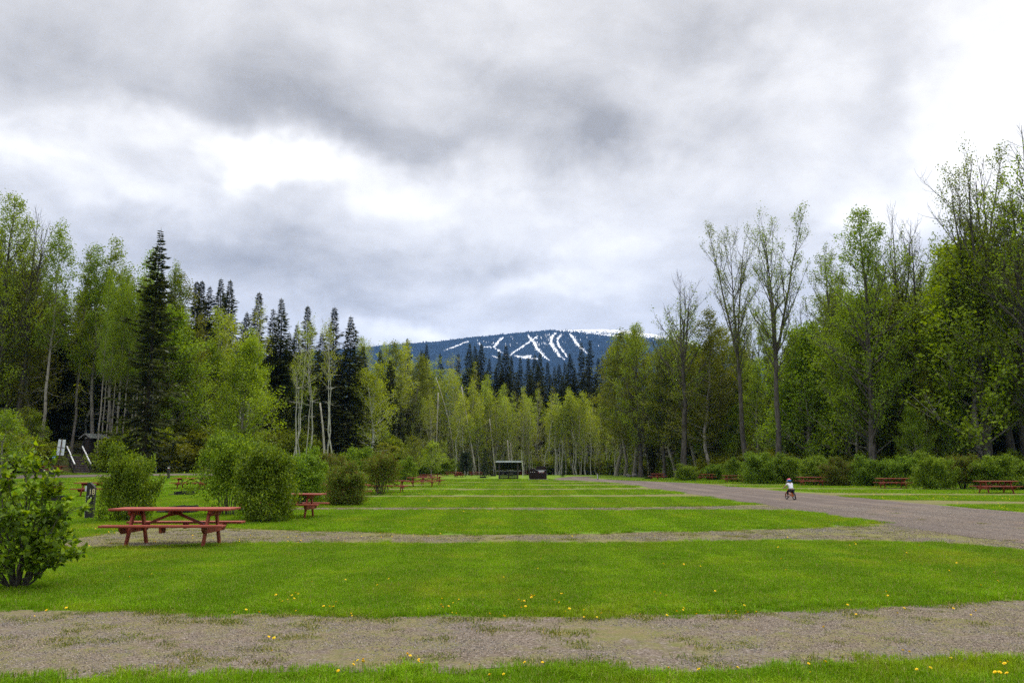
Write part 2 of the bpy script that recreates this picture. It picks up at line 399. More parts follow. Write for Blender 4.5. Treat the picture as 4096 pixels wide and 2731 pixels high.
def grass_mat(name, gain=1.0, tip=(0.19, 0.29, 0.012)):
    m = bpy.data.materials.new(name); m.use_nodes = True; nt = m.node_tree; nt.nodes.clear()
    geo = node(nt, 'ShaderNodeNewGeometry')
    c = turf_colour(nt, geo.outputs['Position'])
    r = S(nt, geo.outputs['Random Per Island'])
    c = mixc(nt, r.ss(0.75, 1.0) * 0.55, c, tip)
    c = mixc(nt, (r * 9.17)._m('FRACT').ss(0.93, 0.96) * 0.8, c, (0.30, 0.26, 0.11))
    c = scalec(nt, c, ((r * 5.1)._m('FRACT') * 0.5 + 0.75) * gain)
    d = node(nt, 'ShaderNodeBsdfDiffuse'); tr = node(nt, 'ShaderNodeBsdfTranslucent')
    link(nt, c, d.inputs[0]); link(nt, mixc(nt, 1.0, c, (1.2, 1.15, 0.6), 'MULTIPLY'), tr.inputs[0])
    mx = node(nt, 'ShaderNodeMixShader'); mx.inputs[0].default_value = 0.35
    link(nt, d.outputs[0], mx.inputs[1]); link(nt, tr.outputs[0], mx.inputs[2])
    g = node(nt, 'ShaderNodeBsdfGlossy'); g.inputs['Roughness'].default_value = 0.5
    m2 = node(nt, 'ShaderNodeMixShader'); m2.inputs[0].default_value = 0.008
    link(nt, mx.outputs[0], m2.inputs[1]); link(nt, g.outputs[0], m2.inputs[2])
    o = node(nt, 'ShaderNodeOutputMaterial'); link(nt, m2.outputs[0], o.inputs[0])
    return m
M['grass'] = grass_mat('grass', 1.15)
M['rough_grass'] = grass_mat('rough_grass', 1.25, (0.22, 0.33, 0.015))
M['weed'] = leaf_mat('weed', (0.095, 0.135, 0.010), (0.165, 0.185, 0.025), 0.3, 0.3, young=(0.33, 0.27, 0.10))

def ground_mat():
    m, nt, b = new_mat('turf_ground')
    geo = node(nt, 'ShaderNodeNewGeometry'); pos = geo.outputs['Position']
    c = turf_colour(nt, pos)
    sp = node(nt, 'ShaderNodeSeparateXYZ'); link(nt, pos, sp.inputs[0])
    X, Y = S(nt, sp.outputs[0]), S(nt, sp.outputs[1])
    c = mixc(nt, 0.35, c, (0.055, 0.050, 0.018))
    # leaf litter under the trees
    lit = noise(nt, pos, 0.5, 5, 0.6)
    litc = mixc(nt, lit.ss(0.3, 0.7), (0.045, 0.036, 0.022), (0.075, 0.085, 0.022))
    at = node(nt, 'ShaderNodeAttribute', attribute_name='forest'); f = S(nt, at.outputs['Fac'])
    c = mixc(nt, f, c, litc)
    link(nt, c, b.inputs['Base Color']); b.inputs['Roughness'].default_value = 0.95; b.inputs['Specular IOR Level'].default_value = 0.1
    bump(nt, noise(nt, pos, 14.0, 5, 0.7), b, 0.7, 0.05)
    return m
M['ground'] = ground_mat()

def gravel_mat(name, green, base1, base2, streak=False, lo=.42):
    m, nt, b = new_mat(name)
    geo = node(nt, 'ShaderNodeNewGeometry'); pos = geo.outputs['Position']
    vo = node(nt, 'ShaderNodeTexVoronoi'); vo.inputs['Scale'].default_value = 38.0; link(nt, pos, vo.inputs['Vector'])
    hs = node(nt, 'ShaderNodeSeparateColor'); link(nt, vo.outputs['Color'], hs.inputs[0]); rr = S(nt, hs.outputs[0]); rg = S(nt, hs.outputs[1])
    big = noise(nt, pos, 0.7, 5, 0.65, 0.5); mid = noise(nt, pos, 3.5, 5, 0.7)
    c = mixc(nt, rr, base1, base2)
    c = mixc(nt, rg.ss(0.75, 0.95) * 0.5, c, (0.34, 0.31, 0.285))
    c = mixc(nt, S(nt, vo.outputs['Distance']).ss(0.25, 0.6) * 0.5, c, (0.075, 0.058, 0.045))
    c = mixc(nt, big.ss(0.52, 0.66) * 0.75, c, (0.175, 0.118, 0.078))
    if green:
        gm = (mid * 0.55 + big * 0.45).ss(lo, lo + 0.16) * green
        c = mixc(nt, gm, c, mixc(nt, noise(nt, pos, 9.0, 4, 0.7).ss(0.3, 0.7), (0.095, 0.112, 0.018), (0.165, 0.138, 0.058)))
    if streak:
        sp = node(nt, 'ShaderNodeSeparateXYZ'); link(nt, pos, sp.inputs[0])
        st = noise(nt, combine(nt, S(nt, sp.outputs[0]) * 0.9, S(nt, sp.outputs[1]) * 0.035, 0.0), 1.3, 5, 0.65) * 0.75 + noise(nt, pos, 0.5, 4, 0.6) * 0.25
        c = mixc(nt, st.ss(0.40, 0.56) * 0.85, c, mixc(nt, rr, (0.060, 0.046, 0.042), (0.115, 0.092, 0.083)))
    link(nt, c, b.inputs['Base Color']); b.inputs['Roughness'].default_value = 0.95; b.inputs['Specular IOR Level'].default_value = 0.15
    bump(nt, S(nt, vo.outputs['Distance']) * -1.0 + mid * 0.6, b, 0.8, 0.02)
    return m
M['gravel_drive'] = gravel_mat('gravel_drive', 0.80, (0.100, 0.076, 0.058), (0.215, 0.172, 0.138))
M['gravel_drive_far'] = gravel_mat('gravel_drive_far', 0.95, (0.150, 0.115, 0.078), (0.26, 0.21, 0.15), False, .34)
M['gravel_road'] = gravel_mat('gravel_road', 0.0, (0.110, 0.085, 0.074), (0.200, 0.163, 0.142), True)
M['soil'] = plain('soil', (0.075, 0.055, 0.042), 0.95, 0.3, 2.0, bmp=0.5)
M['pebble'] = leaf_mat('pebble', (0.10, 0.080, 0.064), (0.28, 0.235, 0.195), 0.0, 0.1, gloss=0.03)

# ---------------------------------------------------------------- terrain
def sst(a, b, x):
    t = np.clip((np.asarray(x, float) - a) / (b - a), 0, 1); return t * t * (3 - 2 * t)
def left_edge(x): return 79 + np.maximum(0, np.asarray(x, float) + 45) * 1.5
def hgt(x, y):
    x = np.asarray(x, float); y = np.asarray(y, float)
    h = 0.95 * sst(48, 78, y) * sst(-13, -30, x)
    d = y - left_edge(x); side = sst(-10, -34, x)
    h = h + (1.75 * sst(-4, 4.5, d) + 9 * sst(2, 75, d)) * side
    h = h + 10 * sst(180, 300, y) * (1 - 0.7 * side)
    h = h + 50 * sst(300, 2500, y)
    rough = sst(4, 20, np.maximum(y - 176, (y - left_edge(x)) * sst(-4, -18, x)))
    return h + rough * 0.25 * (np.sin(x * 0.9 + y * 0.4) + np.sin(y * 0.7 - x * 0.3))
def hg(x, y): return float(hgt(x, y))
def ground_at(px, py):
    """the point of the ground seen at a photograph pixel"""
    d = pix_dir(px, py); t = 1.0
    for _ in range(4000):
        p = Vector((0, 0, CAMH)) + d * t
        if p.z <= hg(p.x, p.y): break
        t += 0.05 + t * 0.002
    return p.x, p.y
def col_at(px, Y, z=0.8):
    """x of the photograph column px at depth Y and height z"""
    return (px - CX) / FPX * (Y * CP + (z - CAMH) * SP)
def z_at(py, Y):
    v = (CY - py) / FPX
    return CAMH + Y * (SP + v * CP) / (CP - v * SP)

def axis_steps(lo, hi, fine_lo, fine_hi, step):
    a = list(np.arange(fine_lo, fine_hi + 1e-6, step)); s = step
    x = fine_hi
    while x < hi: s *= 1.18; x += s; a.append(x)
    x, s = fine_lo, step; pre = []
    while x > lo: s *= 1.18; x -= s; pre.append(x)
    return np.array(pre[::-1] + a)
gx = axis_steps(-9000, 9000, -100, 80, 1.0); gy = axis_steps(-9000, 9000, -5, 200, 1.0)
GX, GY = np.meshgrid(gx, gy)
GZ = hgt(GX, GY)
def grid_mesh(name, X, Y, Z, smooth=True):
    r, c = X.shape; idx = np.arange(r * c).reshape(r, c)
    Q = np.stack([idx[:-1, :-1], idx[:-1, 1:], idx[1:, 1:], idx[1:, :-1]], -1).reshape(-1, 4)
    return mesh_np(name, np.stack([X, Y, Z], -1), Q, None, smooth)
gm = grid_mesh('ground', GX, GY, GZ)
EDGE_PX = np.array([(-400, 80), (0, 82), (300, 86), (650, 92), (1000, 106), (1300, 122), (1500, 138), (1700, 160), (2000, 172), (2400, 172),
                    (2550, 150), (2700, 122), (2950, 108), (3100, 98), (3500, 86), (3900, 80), (4500, 75)], float)
def edge_D(px): return np.interp(px, EDGE_PX[:, 0], EDGE_PX[:, 1])
pxg = CX + GX / np.maximum(GY * CP, 1.0) * FPX
forest = np.maximum(sst(-5, 4, GY - edge_D(pxg)), sst(-5.5, -2.0, GY - left_edge(GX)) * sst(-16, -24, GX)) * (GY > 20)
at = gm.attributes.new('forest', 'FLOAT', 'POINT'); at.data.foreach_set('value', forest.reshape(-1).astype(np.float32))
props(link_obj('ground', gm, None, M['ground']), kind='structure')

# ---- gravel: campsite drives and the road, draped just above the turf
rng0 = np.random.default_rng(5)
def wob(t, seed, amp):
    r = np.random.default_rng(seed); s = np.zeros_like(t)
    for k in range(9):
        f = 0.35 * 1.75 ** k; s += math.sin(1) * np.sin(t * f + r.uniform(0, 6.28)) * 1.75 ** (-k * 0.55)
    return s * amp
MASKS = []                                      # functions (x, y) -> signed metres inside gravel
def strip(name, xs, lo, hi, mat, dz, seed, along='x', cross=10, amp=0.10):
    xs = np.asarray(xs, float); lo = lo + wob(xs, seed, amp); hi = hi + wob(xs, seed + 50, amp)
    t = np.linspace(0, 1, cross + 1)
    A = np.repeat(xs[:, None], cross + 1, 1); B = lo[:, None] * (1 - t) + hi[:, None] * t
    X, Y = (A, B) if along == 'x' else (B, A)
    me = grid_mesh(name, X, Y, hgt(X, Y) + dz) if along == 'y' else grid_mesh(name, X.T, Y.T, hgt(X, Y).T + dz)
    o = props(link_obj(name, me, None, mat), kind='structure')
    def inside(x, y, xs=xs, lo=lo, hi=hi, along=along):
        a, b = (x, y) if along == 'x' else (y, x)
        return np.where((a >= xs[0]) & (a <= xs[-1]), np.minimum(b - np.interp(a, xs, lo), np.interp(a, xs, hi) - b), -9.0)
    MASKS.append(inside)
    return o
ROAD_L, ROAD_R = 10.6, 17.9
# foreground drive, seen from edge to edge of the picture
def edge_line(pts):
    q = sorted(ground_at(x, y) for x, y in pts); return np.array([p[0] for p in q]), np.array([p[1] for p in q])
def flare(x, x0, x1): return np.clip((x - x0) / (x1 - x0), 0, 1) ** 1.7
xs = np.arange(-14, 16, 0.06)
e0 = edge_line([(0, 2716), (600, 2722), (1200, 2708), (1600, 2690), (1850, 2706), (1920, 2680), (2400, 2676), (2750, 2692), (3200, 2664), (3700, 2645), (4096, 2660)])
e1 = edge_line([(0, 2443), (697, 2456), (1393, 2473), (2090, 2464), (2873, 2459), (3483, 2435), (4096, 2394)])
hi = np.interp(xs, *e1); hi = np.where(xs > e1[0][-1], e1[1][-1] + (xs - e1[0][-1]) * .62, hi)
strip('gravel_drive', xs, np.interp(xs, *e0), hi, M['gravel_drive'], 0.004, 11, amp=0.07)
xs = np.arange(-9.9, 11.5, 0.08)
e0 = edge_line([(520, 2192), (1045, 2150 + 24), (1742, 2177), (2438, 2177), (3135, 2165), (3657, 2168), (3831, 2177), (4096, 2203)])
e1 = edge_line([(700, 2110), (1045, 2119), (1742, 2139), (2438, 2133), (3135, 2116), (3396, 2104), (3500, 2093)])
strip('gravel_drive', xs, np.interp(xs, *e0), np.interp(xs, *e1) + np.interp(xs, [-10, -8.5, -6], [.5, .3, 0]), M['gravel_drive_far'], 0.005, 12)
for k, (y0, w, fl, xl) in enumerate([(30.4, 2.1, 3.0, -13), (43.9, 2.4, 3.0, -12), (57.6, 3.0, 3.2, -13), (71.2, 3.2, 3.2, -12), (84.5, 3.4, 3.0, -11)]):
    xs = np.arange(xl, 11.5, 0.15)
    strip('gravel_drive', xs, np.full_like(xs, y0), y0 + w + fl * flare(xs, 3.0, 10.9), M['gravel_drive_far'], 0.005, 20 + k)
for k, (y0, w, fl, xr) in enumerate([(23.5, 2.6, 3.0, 34), (35.2, 2.6, 3.0, 36), (46.3, 2.6, 4.0, 38), (59.0, 2.6, 3.6, 36), (71.5, 2.8, 3.4, 34)]):
    xs = np.arange(17.0, xr, 0.15)
    strip('gravel_drive', xs, np.full_like(xs, y0), y0 + w + fl * flare(-xs, -26, -17.6), M['gravel_drive_far'], 0.005, 40 + k)
ys = np.concatenate([np.arange(-12, 40, 0.12), np.arange(40, 139, 0.3)])
strip('gravel_road', ys, np.interp(ys, [-12, 60, 82, 92, 98, 102, 103, 118, 139], [10.6, 10.7, 10.8, 9.2, 5.0, 1.5, 5.2, 6.5, 10.5]),
      np.interp(ys, [-12, 80, 100, 118, 139], [18.0, 18.2, 13.2, 11.0, 14.5]), M['gravel_road'], 0.010, 70, 'y', 16, 0.10)
xs = np.arange(-75, -12, 0.5)
strip('gravel_road', xs, np.interp(xs, [-75, -40, -25, -12], [63, 67, 74, 90]), np.interp(xs, [-75, -40, -25, -12], [68, 72.5, 81, 98]), M['gravel_road'], 0.03, 90, amp=0.15)
def gravel_depth(x, y):
    d = np.full(np.shape(x), -9.0)
    for f in MASKS: d = np.maximum(d, f(x, y))
    return d

# ---- the ski hill: a long snow-topped mountain 4.5 to 7 km away
RIDGE = np.array([(-900, 1775), (-300, 1690), (300, 1560), (800, 1470), (1150, 1420), (1430, 1394), (1600, 1379), (1743, 1369), (1880, 1352), (2030, 1338), (2120, 1329), (2222, 1322), (2330, 1318),
                  (2413, 1317), (2494, 1321), (2620, 1338), (2740, 1362), (2900, 1405), (3100, 1455), (3400, 1520), (3900, 1600), (4600, 1700), (5400, 1780)], float)
pxs = np.concatenate([np.linspace(-900, 1290, 140), np.linspace(1300, 3000, 700), np.linspace(3010, 5400, 150)]); ridge_py = np.interp(pxs, RIDGE[:, 0], RIDGE[:, 1])
for _ in range(6): ridge_py[1:-1] = (ridge_py[:-2] + ridge_py[1:-1] * 2 + ridge_py[2:]) / 4
ts = np.concatenate([np.linspace(0, .42, 50), np.linspace(.425, 1.0, 190), np.linspace(1.01, 1.25, 20)])
Dt = 4300 + 2300 * ts
Dr = 4300 + 2300
ZR = np.array([z_at(p, Dr) for p in ridge_py])
UX = (pxs - CX) / FPX
MZ = np.zeros((len(ts), len(pxs))); MX = MZ.copy(); MY = MZ.copy()
for i, t in enumerate(ts):
    prof = (t ** 0.9 if t <= 1 else 1 - ((t - 1) * 1.6) ** 2 - 0.1 * (t - 1))
    MZ[i] = 40 + (ZR - 40) * prof
    MY[i] = Dt[i]
    MX[i] = UX * (Dt[i] * CP + MZ[i] * SP)
rm = np.random.default_rng(3)
low = np.sin(MX * 0.004 + MY * 0.002) + np.sin(MX * 0.0093 - MY * 0.004 + 1) * 0.6 + np.sin(MX * 0.021 + MY * 0.013) * 0.3
MZ += low * 9 * np.clip(1 - np.abs(ts - 0.45) / 0.55, 0, 1)[:, None]
dep = MY * CP + (MZ - CAMH) * SP
PPX = CX + MX / dep * FPX; PPY = CY - FPX * ((MZ - CAMH) * CP - MY * SP) / dep
def seg_d(P, A, B):
    AB = B - A; t = np.clip(((P - A) @ AB) / (AB @ AB), 0, 1); return np.linalg.norm(P - (A + t[..., None] * AB), axis=-1), t
RUNS = [  # polyline in photograph pixels with half-widths
    [(1775, 1404, 2), (1795, 1396, 3), (1830, 1384, 4), (1850, 1374, 4), (1872, 1368, 4)],
    [(2012, 1351, 4), (1996, 1364, 8), (1984, 1380, 9), (1972, 1391, 6)], [(1935, 1389, 3), (1960, 1390, 4), (1980, 1394, 3), (2000, 1404, 3)],
    [(2150, 1345, 3), (2125, 1365, 5), (2090, 1388, 5), (2060, 1405, 5), (2042, 1422, 4)],
    [(2112, 1344, 6), (2122, 1356, 8), (2138, 1372, 9), (2146, 1392, 10), (2165, 1412, 8), (2182, 1432, 7)],
    [(2222, 1334, 6), (2208, 1350, 10), (2203, 1368, 11), (2212, 1388, 11), (2225, 1405, 10), (2238, 1425, 8)],
    [(2244, 1342, 6), (2230, 1358, 8), (2232, 1378, 7), (2246, 1398, 6), (2262, 1418, 5), (2268, 1430, 3)],
    [(2280, 1338, 5), (2295, 1355, 8), (2304, 1372, 9), (2318, 1388, 8), (2335, 1402, 6)], [(2335, 1402, 4), (2352, 1420, 3)],
    [(1910, 1372, 2), (1912, 1378, 2)], [(2088, 1430, 8), (2125, 1424, 5)], [(2050, 1357, 2), (2052, 1348, 2)], [(2345, 1334, 3), (2400, 1338, 4), (2480, 1346, 4), (2520, 1350, 3)],
]
rs_ = np.random.default_rng(8)
for k in range(90):
    x = rs_.uniform(1900, 2560); y = np.interp(x, RIDGE[:, 0], RIDGE[:, 1]) + abs(rs_.normal()) * 22 + 6; l = rs_.uniform(3, 11); RUNS.append([(x, y, 1.3), (x + rs_.uniform(-2, 3), y + l, 1.2)])
for k in range(26):
    x = rs_.uniform(2145, 2205); y = rs_.uniform(1342, 1388); RUNS.append([(x, y, 1.4), (x + rs_.uniform(-1, 2), y + rs_.uniform(4, 14), 1.3)])
RUNS += [[(1600, 1408, 1.5), (1650, 1400, 1.5)], [(1990, 1404, 3), (2010, 1412, 2), (2030, 1424, 2)], [(1970, 1425, 4), (1990, 1432, 4)], [(2060, 1424, 4), (2100, 1432, 5), (2150, 1436, 4)], [(2238, 1425, 4), (2262, 1440, 3)], [(2182, 1432, 5), (2196, 1440, 3)]]
snow = np.zeros_like(MZ); P = np.stack([PPX, PPY], -1)
nz = rm.normal(size=MZ.shape); nz2 = np.repeat(rm.normal(size=(MZ.shape[0], MZ.shape[1] // 4 + 1)), 4, 1)[:, :MZ.shape[1]]
for run in RUNS:
    for a, b in zip(run[:-1], run[1:]):
        d, t = seg_d(P, np.array(a[:2], float), np.array(b[:2], float))
        w = a[2] + (b[2] - a[2]) * t
        snow = np.maximum(snow, np.clip(1.10 - d / np.maximum(w, 0.5) + nz * 0.30 + nz2 * 0.20, 0, 1))
ridge_here = np.interp(PPX, pxs, ridge_py)
below = PPY - ridge_here
top = sst(2150, 2320, PPX) * (1 - sst(2560, 2800, PPX) * 0.4)
snow = np.maximum(snow, top * np.clip(1.5 - below / (6.0 + 11.0 * sst(2230, 2420, PPX)) + nz * 0.35 + nz2 * 0.3, 0, 1))
snow = np.maximum(snow, np.clip((nz2 * 0.5 + nz * 0.5 - 1.25) * 1.5, 0, 0.9) * np.clip(1.3 - below / 60.0, 0, 1) * sst(1700, 2100, PPX))
snow = np.maximum(snow, (ts[:, None] > 1.0) * top)
forest_bump = np.abs(rm.normal(size=MZ.shape)) * 7.0 * (snow < 0.4)
MZ += forest_bump
mm = grid_mesh('mountain', MX, MY, MZ, False)
a_s = mm.attributes.new('snow', 'FLOAT', 'POINT'); a_s.data.foreach_set('value', snow.reshape(-1).astype(np.float32))
m, nt, b = new_mat('mountain_slope')
at = node(nt, 'ShaderNodeAttribute', attribute_name='snow'); geo = node(nt, 'ShaderNodeNewGeometry')
nb = noise(nt, geo.outputs['Position'], 0.012, 5, 0.7)
fc = mixc(nt, nb.ss(0.3, 0.7), (0.012, 0.018, 0.014), (0.028, 0.036, 0.026))
link(nt, mixc(nt, S(nt, at.outputs['Fac']).ss(0.35, 0.6), fc, (0.86, 0.87, 0.89)), b.inputs['Base Color'])
b.inputs['Roughness'].default_value = 0.95; b.inputs['Specular IOR Level'].default_value = 0.0
props(link_obj('mountain', mm, None, m), kind='structure')

# ---- haze: the air between here and the mountain
hb = MB(); hb.box((0, 0, 610), (19200, 19200, 1226))
m = bpy.data.materials.new('haze_air'); m.use_nodes = True; nt = m.node_tree; nt.nodes.clear()
pv = node(nt, 'ShaderNodeVolumePrincipled'); pv.inputs['Color'].default_value = (0.19, 0.42, 0.95, 1)
pv.inputs['Density'].default_value = 0.00005; pv.inputs['Anisotropy'].default_value = 0.0
o = node(nt, 'ShaderNodeOutputMaterial'); link(nt, pv.outputs[0], o.inputs['Volume'])
HAZE = props(hb.build('haze', m), kind='stuff')

# ================================================================ plants
def unit(v): return v / (np.linalg.norm(v, axis=-1, keepdims=True) + 1e-9)
def leaves(C, size, rng, aspect=0.62, droop=0.0, size_var=0.35):
    """one small folded-free rhombic leaf (or leaf clump) at every centre"""
    n = len(C)
    a = unit(rng.normal(size=(n, 3)) + np.array([0, 0, -droop]))
    b = unit(np.cross(a, rng.normal(size=(n, 3))))
    s = size * (1 + size_var * rng.uniform(-1, 1, n))[:, None]
    a = a * s * 0.5; b = b * s * 0.5 * aspect
    V = np.stack([C - a, C + b - a * 0.1, C + a, C - b - a * 0.1], 1).reshape(-1, 3)
    Q = np.arange(n * 4).reshape(n, 4)
    return V, Q
def curve_branch(p0, d0, L, n, up, jit, rng):
    P = [np.array(p0, float)]; d = unit(np.array(d0, float)[None])[0]
    st = L / (n - 1)
    for _ in range(n - 1):
        d = d + np.array([0, 0, up]) * st / max(L, .1) + rng.normal(size=3) * jit
        d = unit(d[None])[0]; P.append(P[-1] + d * st)
    return np.array(P)
def along(P, s):
    f = s * (len(P) - 1); i = int(min(f, len(P) - 2)); return P[i] + (P[i + 1] - P[i]) * (f - i), unit((P[i + 1] - P[i])[None])[0]

def deciduous(seed, H, R0, W, cb, n_prim, e0=35, up=0.9, leaf_size=0.2, per=8, twigs=5, n_sec=5, fork=None, lead=1, spread=0.28, wander=0.25, bare=0.0,
              prof=None, sides=7, thin=0.0, lean=0.0, stubs=0):
    """tapered trunk with leaders, limbs and branches; leaf clumps along the twigs. Returns (wood mesh, leaf mesh)"""
    rng = np.random.default_rng(seed); wood = MB()
    n = 12; z = np.linspace(0, H, n); off = np.cumsum(rng.normal(size=(n, 2)) * wander * H / 40, axis=0); off -= off[0]
    lx = lean * H * (z / H) ** 1.3
    def radius(h): return np.maximum(R0 * (1 - np.clip(h / H, 0, 1)) ** 0.9 + R0 * 0.35 * np.exp(-h / (0.02 * H)), 0.012)
    paths = []
    if lead == 1:
        T = np.c_[off[:, 0] + lx, off[:, 1], z]; wood.tube(T, radius(z), sides); paths.append((T, 0.0))
    else:
        k = max(2, int(fork * n)); T = np.c_[off[:k + 1, 0] + lx[:k + 1], off[:k + 1, 1], z[:k + 1]]; wood.tube(T, radius(z[:k + 1]), sides); paths.append((T, 0.0))
        base = T[-1]; r0 = radius(z[k])
        for j in range(lead):
            a = j * 6.283 / lead + rng.uniform(-.4, .4); hh = (H - base[2]) * (1.0 if j == 0 else rng.uniform(.72, .95))
            tilt = math.radians(rng.uniform(4, 12))
            P = curve_branch(base, (math.cos(a) * math.sin(tilt), math.sin(a) * math.sin(tilt), math.cos(tilt)), hh * 1.02, 9, 0.25, 0.05, rng)
            wood.tube(P, np.linspace(r0 * 0.8, 0.015, 9), 6); paths.append((P, 1.0))
    C = []
    prof = prof or (lambda t: (0.60 + 0.75 * math.sin(math.pi * min(1, t * .92 + .08)) ** 0.8) * (1.04 - t) ** 0.62)
    zs = [p for p in paths if p[0][-1][2] > H * cb]
    for k in range(n_prim):
        t = ((k + rng.uniform(0, 1)) / n_prim) ** 1.08
        h = H * (cb + (0.985 - cb) * t)
        cand = [p for p in zs if p[0][0][2] <= h <= p[0][-1][2]]
        if not cand: cand = [zs[0]]; h = min(h, zs[0][0][-1][2] * 0.98)
        P0 = cand[rng.integers(len(cand))][0]
        i = np.searchsorted(P0[:, 2], h); i = min(max(i, 1), len(P0) - 1)
        f = (h - P0[i - 1, 2]) / max(1e-6, P0[i, 2] - P0[i - 1, 2]); p0 = P0[i - 1] + (P0[i] - P0[i - 1]) * f
        a = k * 2.39996 + rng.uniform(-.5, .5)
        Lb = W * prof(t) * rng.uniform(.6, 1.2)
        e = math.radians(e0 + 14 * t + rng.uniform(-14, 14))
        d = (math.cos(a) * math.cos(e), math.sin(a) * math.cos(e), math.sin(e))
        rb = max(0.012, min(float(radius(h)) * 0.45, 0.012 + Lb * 0.014))
        B = curve_branch(p0, d, Lb, 6, up * 0.65, 0.10, rng); wood.tube(B, np.linspace(rb, 0.010, 6), 4)
        skip = rng.uniform() < thin
        for s_i in range(max(2, round(n_sec * min(1.0, Lb / (0.45 * W))))):
            s = rng.uniform(.25, 1.0); q, dd = along(B, s)
            ax = unit((dd + rng.normal(size=3) * 0.75)[None])[0]; ax[2] = abs(ax[2]) * 0.7 + 0.15
            Ls = Lb * 0.42 * (1.15 - 0.6 * s) * rng.uniform(.6, 1.2) + 0.3
            Sb = curve_branch(q, ax, Ls, 4, up * 0.7, 0.12, rng); wood.tube(Sb, np.linspace(max(0.009, rb * 0.4), 0.006, 4), 3)
            if skip or rng.uniform() < bare * max(0, (t - 0.45) / 0.55) ** 0.8 * 1.4: continue
            for w in range(twigs):
                c, dd2 = along(Sb, rng.uniform(.1, 1.0))
                cc = c + unit(rng.normal(size=(1, 3)))[0] * rng.uniform(0.05, 0.35) * (spread / 0.28) + np.array([0, 0, 0.08])
                C.append(cc + rng.normal(size=(per, 3)) * spread * np.array([.8, .8, 1.0]))
    for k in range(stubs):                                      # dead broken limbs below the crown
        h = H * rng.uniform(.4 * cb, cb * 1.05); i = np.searchsorted(paths[0][0][:, 2], h); i = min(max(i, 1), len(paths[0][0]) - 1)
        p0 = paths[0][0][i]; a = rng.uniform(0, 6.28)
        wood.tube(curve_branch(p0, (math.cos(a), math.sin(a), rng.uniform(-.1, .5)), rng.uniform(.6, 2.4), 4, 0.1, 0.2, rng), np.linspace(0.03, 0.008, 4), 3)
    C = np.concatenate(C); V, Q = leaves(C, leaf_size, rng)
    return wood.mesh('trunk', True), mesh_np('crown', V, Q)

def conifer(seed, H, R0, W, z0=0.05, step=0.34, droop=0.32, power=0.95, dens=1.0, spray=0.55, ragged=0.25, gaps=0.0, round_top=False):
    rng = np.random.default_rng(seed); wood = MB()
    n = 10; z = np.linspace(0, H, n); off = np.cumsum(rng.normal(size=(n, 2)) * 0.05, axis=0)
    wood.tube(np.c_[off, z], np.maximum(R0 * (1 - z / H), 0.015), 6)
    A0, A1, NW = [], [], []
    h = H * z0
    while h < H - 0.05:
        t = h / H
        ring = (1 - t) ** power if not round_top else math.sqrt(max(0, 1 - ((t - 0.35) / 0.66) ** 2))
        L0 = W * ring * (0.82 + 0.18 * math.sin(h * 1.7 + seed)) + 0.10
        nb = int(rng.integers(5, 8)) if t < 0.96 else 5
        a0 = rng.uniform(0, 6.28)
        ox, oy = np.interp(h, z, off[:, 0]), np.interp(h, z, off[:, 1])
        for k in range(nb):
            if rng.uniform() < gaps: continue
            L = L0 * rng.uniform(1 - ragged * 1.6, 1 + ragged); a = a0 + k * 6.283 / nb + rng.uniform(-.35, .35)
            dirh = np.array([math.cos(a), math.sin(a), 0]); tang = np.array([-dirh[1], dirh[0], 0])
            dr = droop * (1 - 0.9 * t) if not round_top else -0.15
            up0 = 0.35 * t
            s = np.linspace(0, 1, 5)
            Bz = h + L * (up0 * s - dr * s * 1.3 + dr * 0.75 * s ** 3)
            B = np.array([ox, oy, 0]) + dirh * (L * s)[:, None]; B[:, 2] = Bz
            if L > 0.8: wood.tube(B, np.linspace(0.012 + L * 0.008, 0.006, 5), 3)
            m = int((3 + L * 4.2) * dens) + 1
            for ss in np.sort(rng.uniform(0.12, 1.0, m)):
                q, dd = along(B, ss)
                for sgn in (-1, 1):
                    ln = spray * rng.uniform(.6, 1.25) * (0.28 + 0.72 * min(1, L / 1.2)) * (1.1 - 0.35 * ss)
                    d = dd * 0.75 + tang * sgn * rng.uniform(.25, 1.0) + np.array([0, 0, -rng.uniform(.05, .65) * (1 - 0.7 * t)])
                    d = unit(d[None])[0]
                    A0.append(q); A1.append(q + d * ln); NW.append(ln * 0.30 + .02)
            A0.append(B[-2]); A1.append(B[-1] + (B[-1] - B[-2]) * 0.3); NW.append(0.14)
        h += step * rng.uniform(.75, 1.25) * (1 - 0.55 * t)
    A0.append(np.array([off[-1, 0], off[-1, 1], H - 0.5])); A1.append(np.array([off[-1, 0], off[-1, 1], H + 0.35])); NW.append(0.12)
    A0, A1, NW = np.array(A0), np.array(A1), np.array(NW)
    b = unit(np.cross(A1 - A0, rng.normal(size=A0.shape) + np.array([0, 0, 1.2]))) * NW[:, None] * 0.5
    mid = A0 * 0.5 + A1 * 0.5
    V = np.stack([A0, mid + b, A1, mid - b], 1).reshape(-1, 3)
    return wood.mesh('trunk', True), mesh_np('crown', V, np.arange(len(V)).reshape(-1, 4))

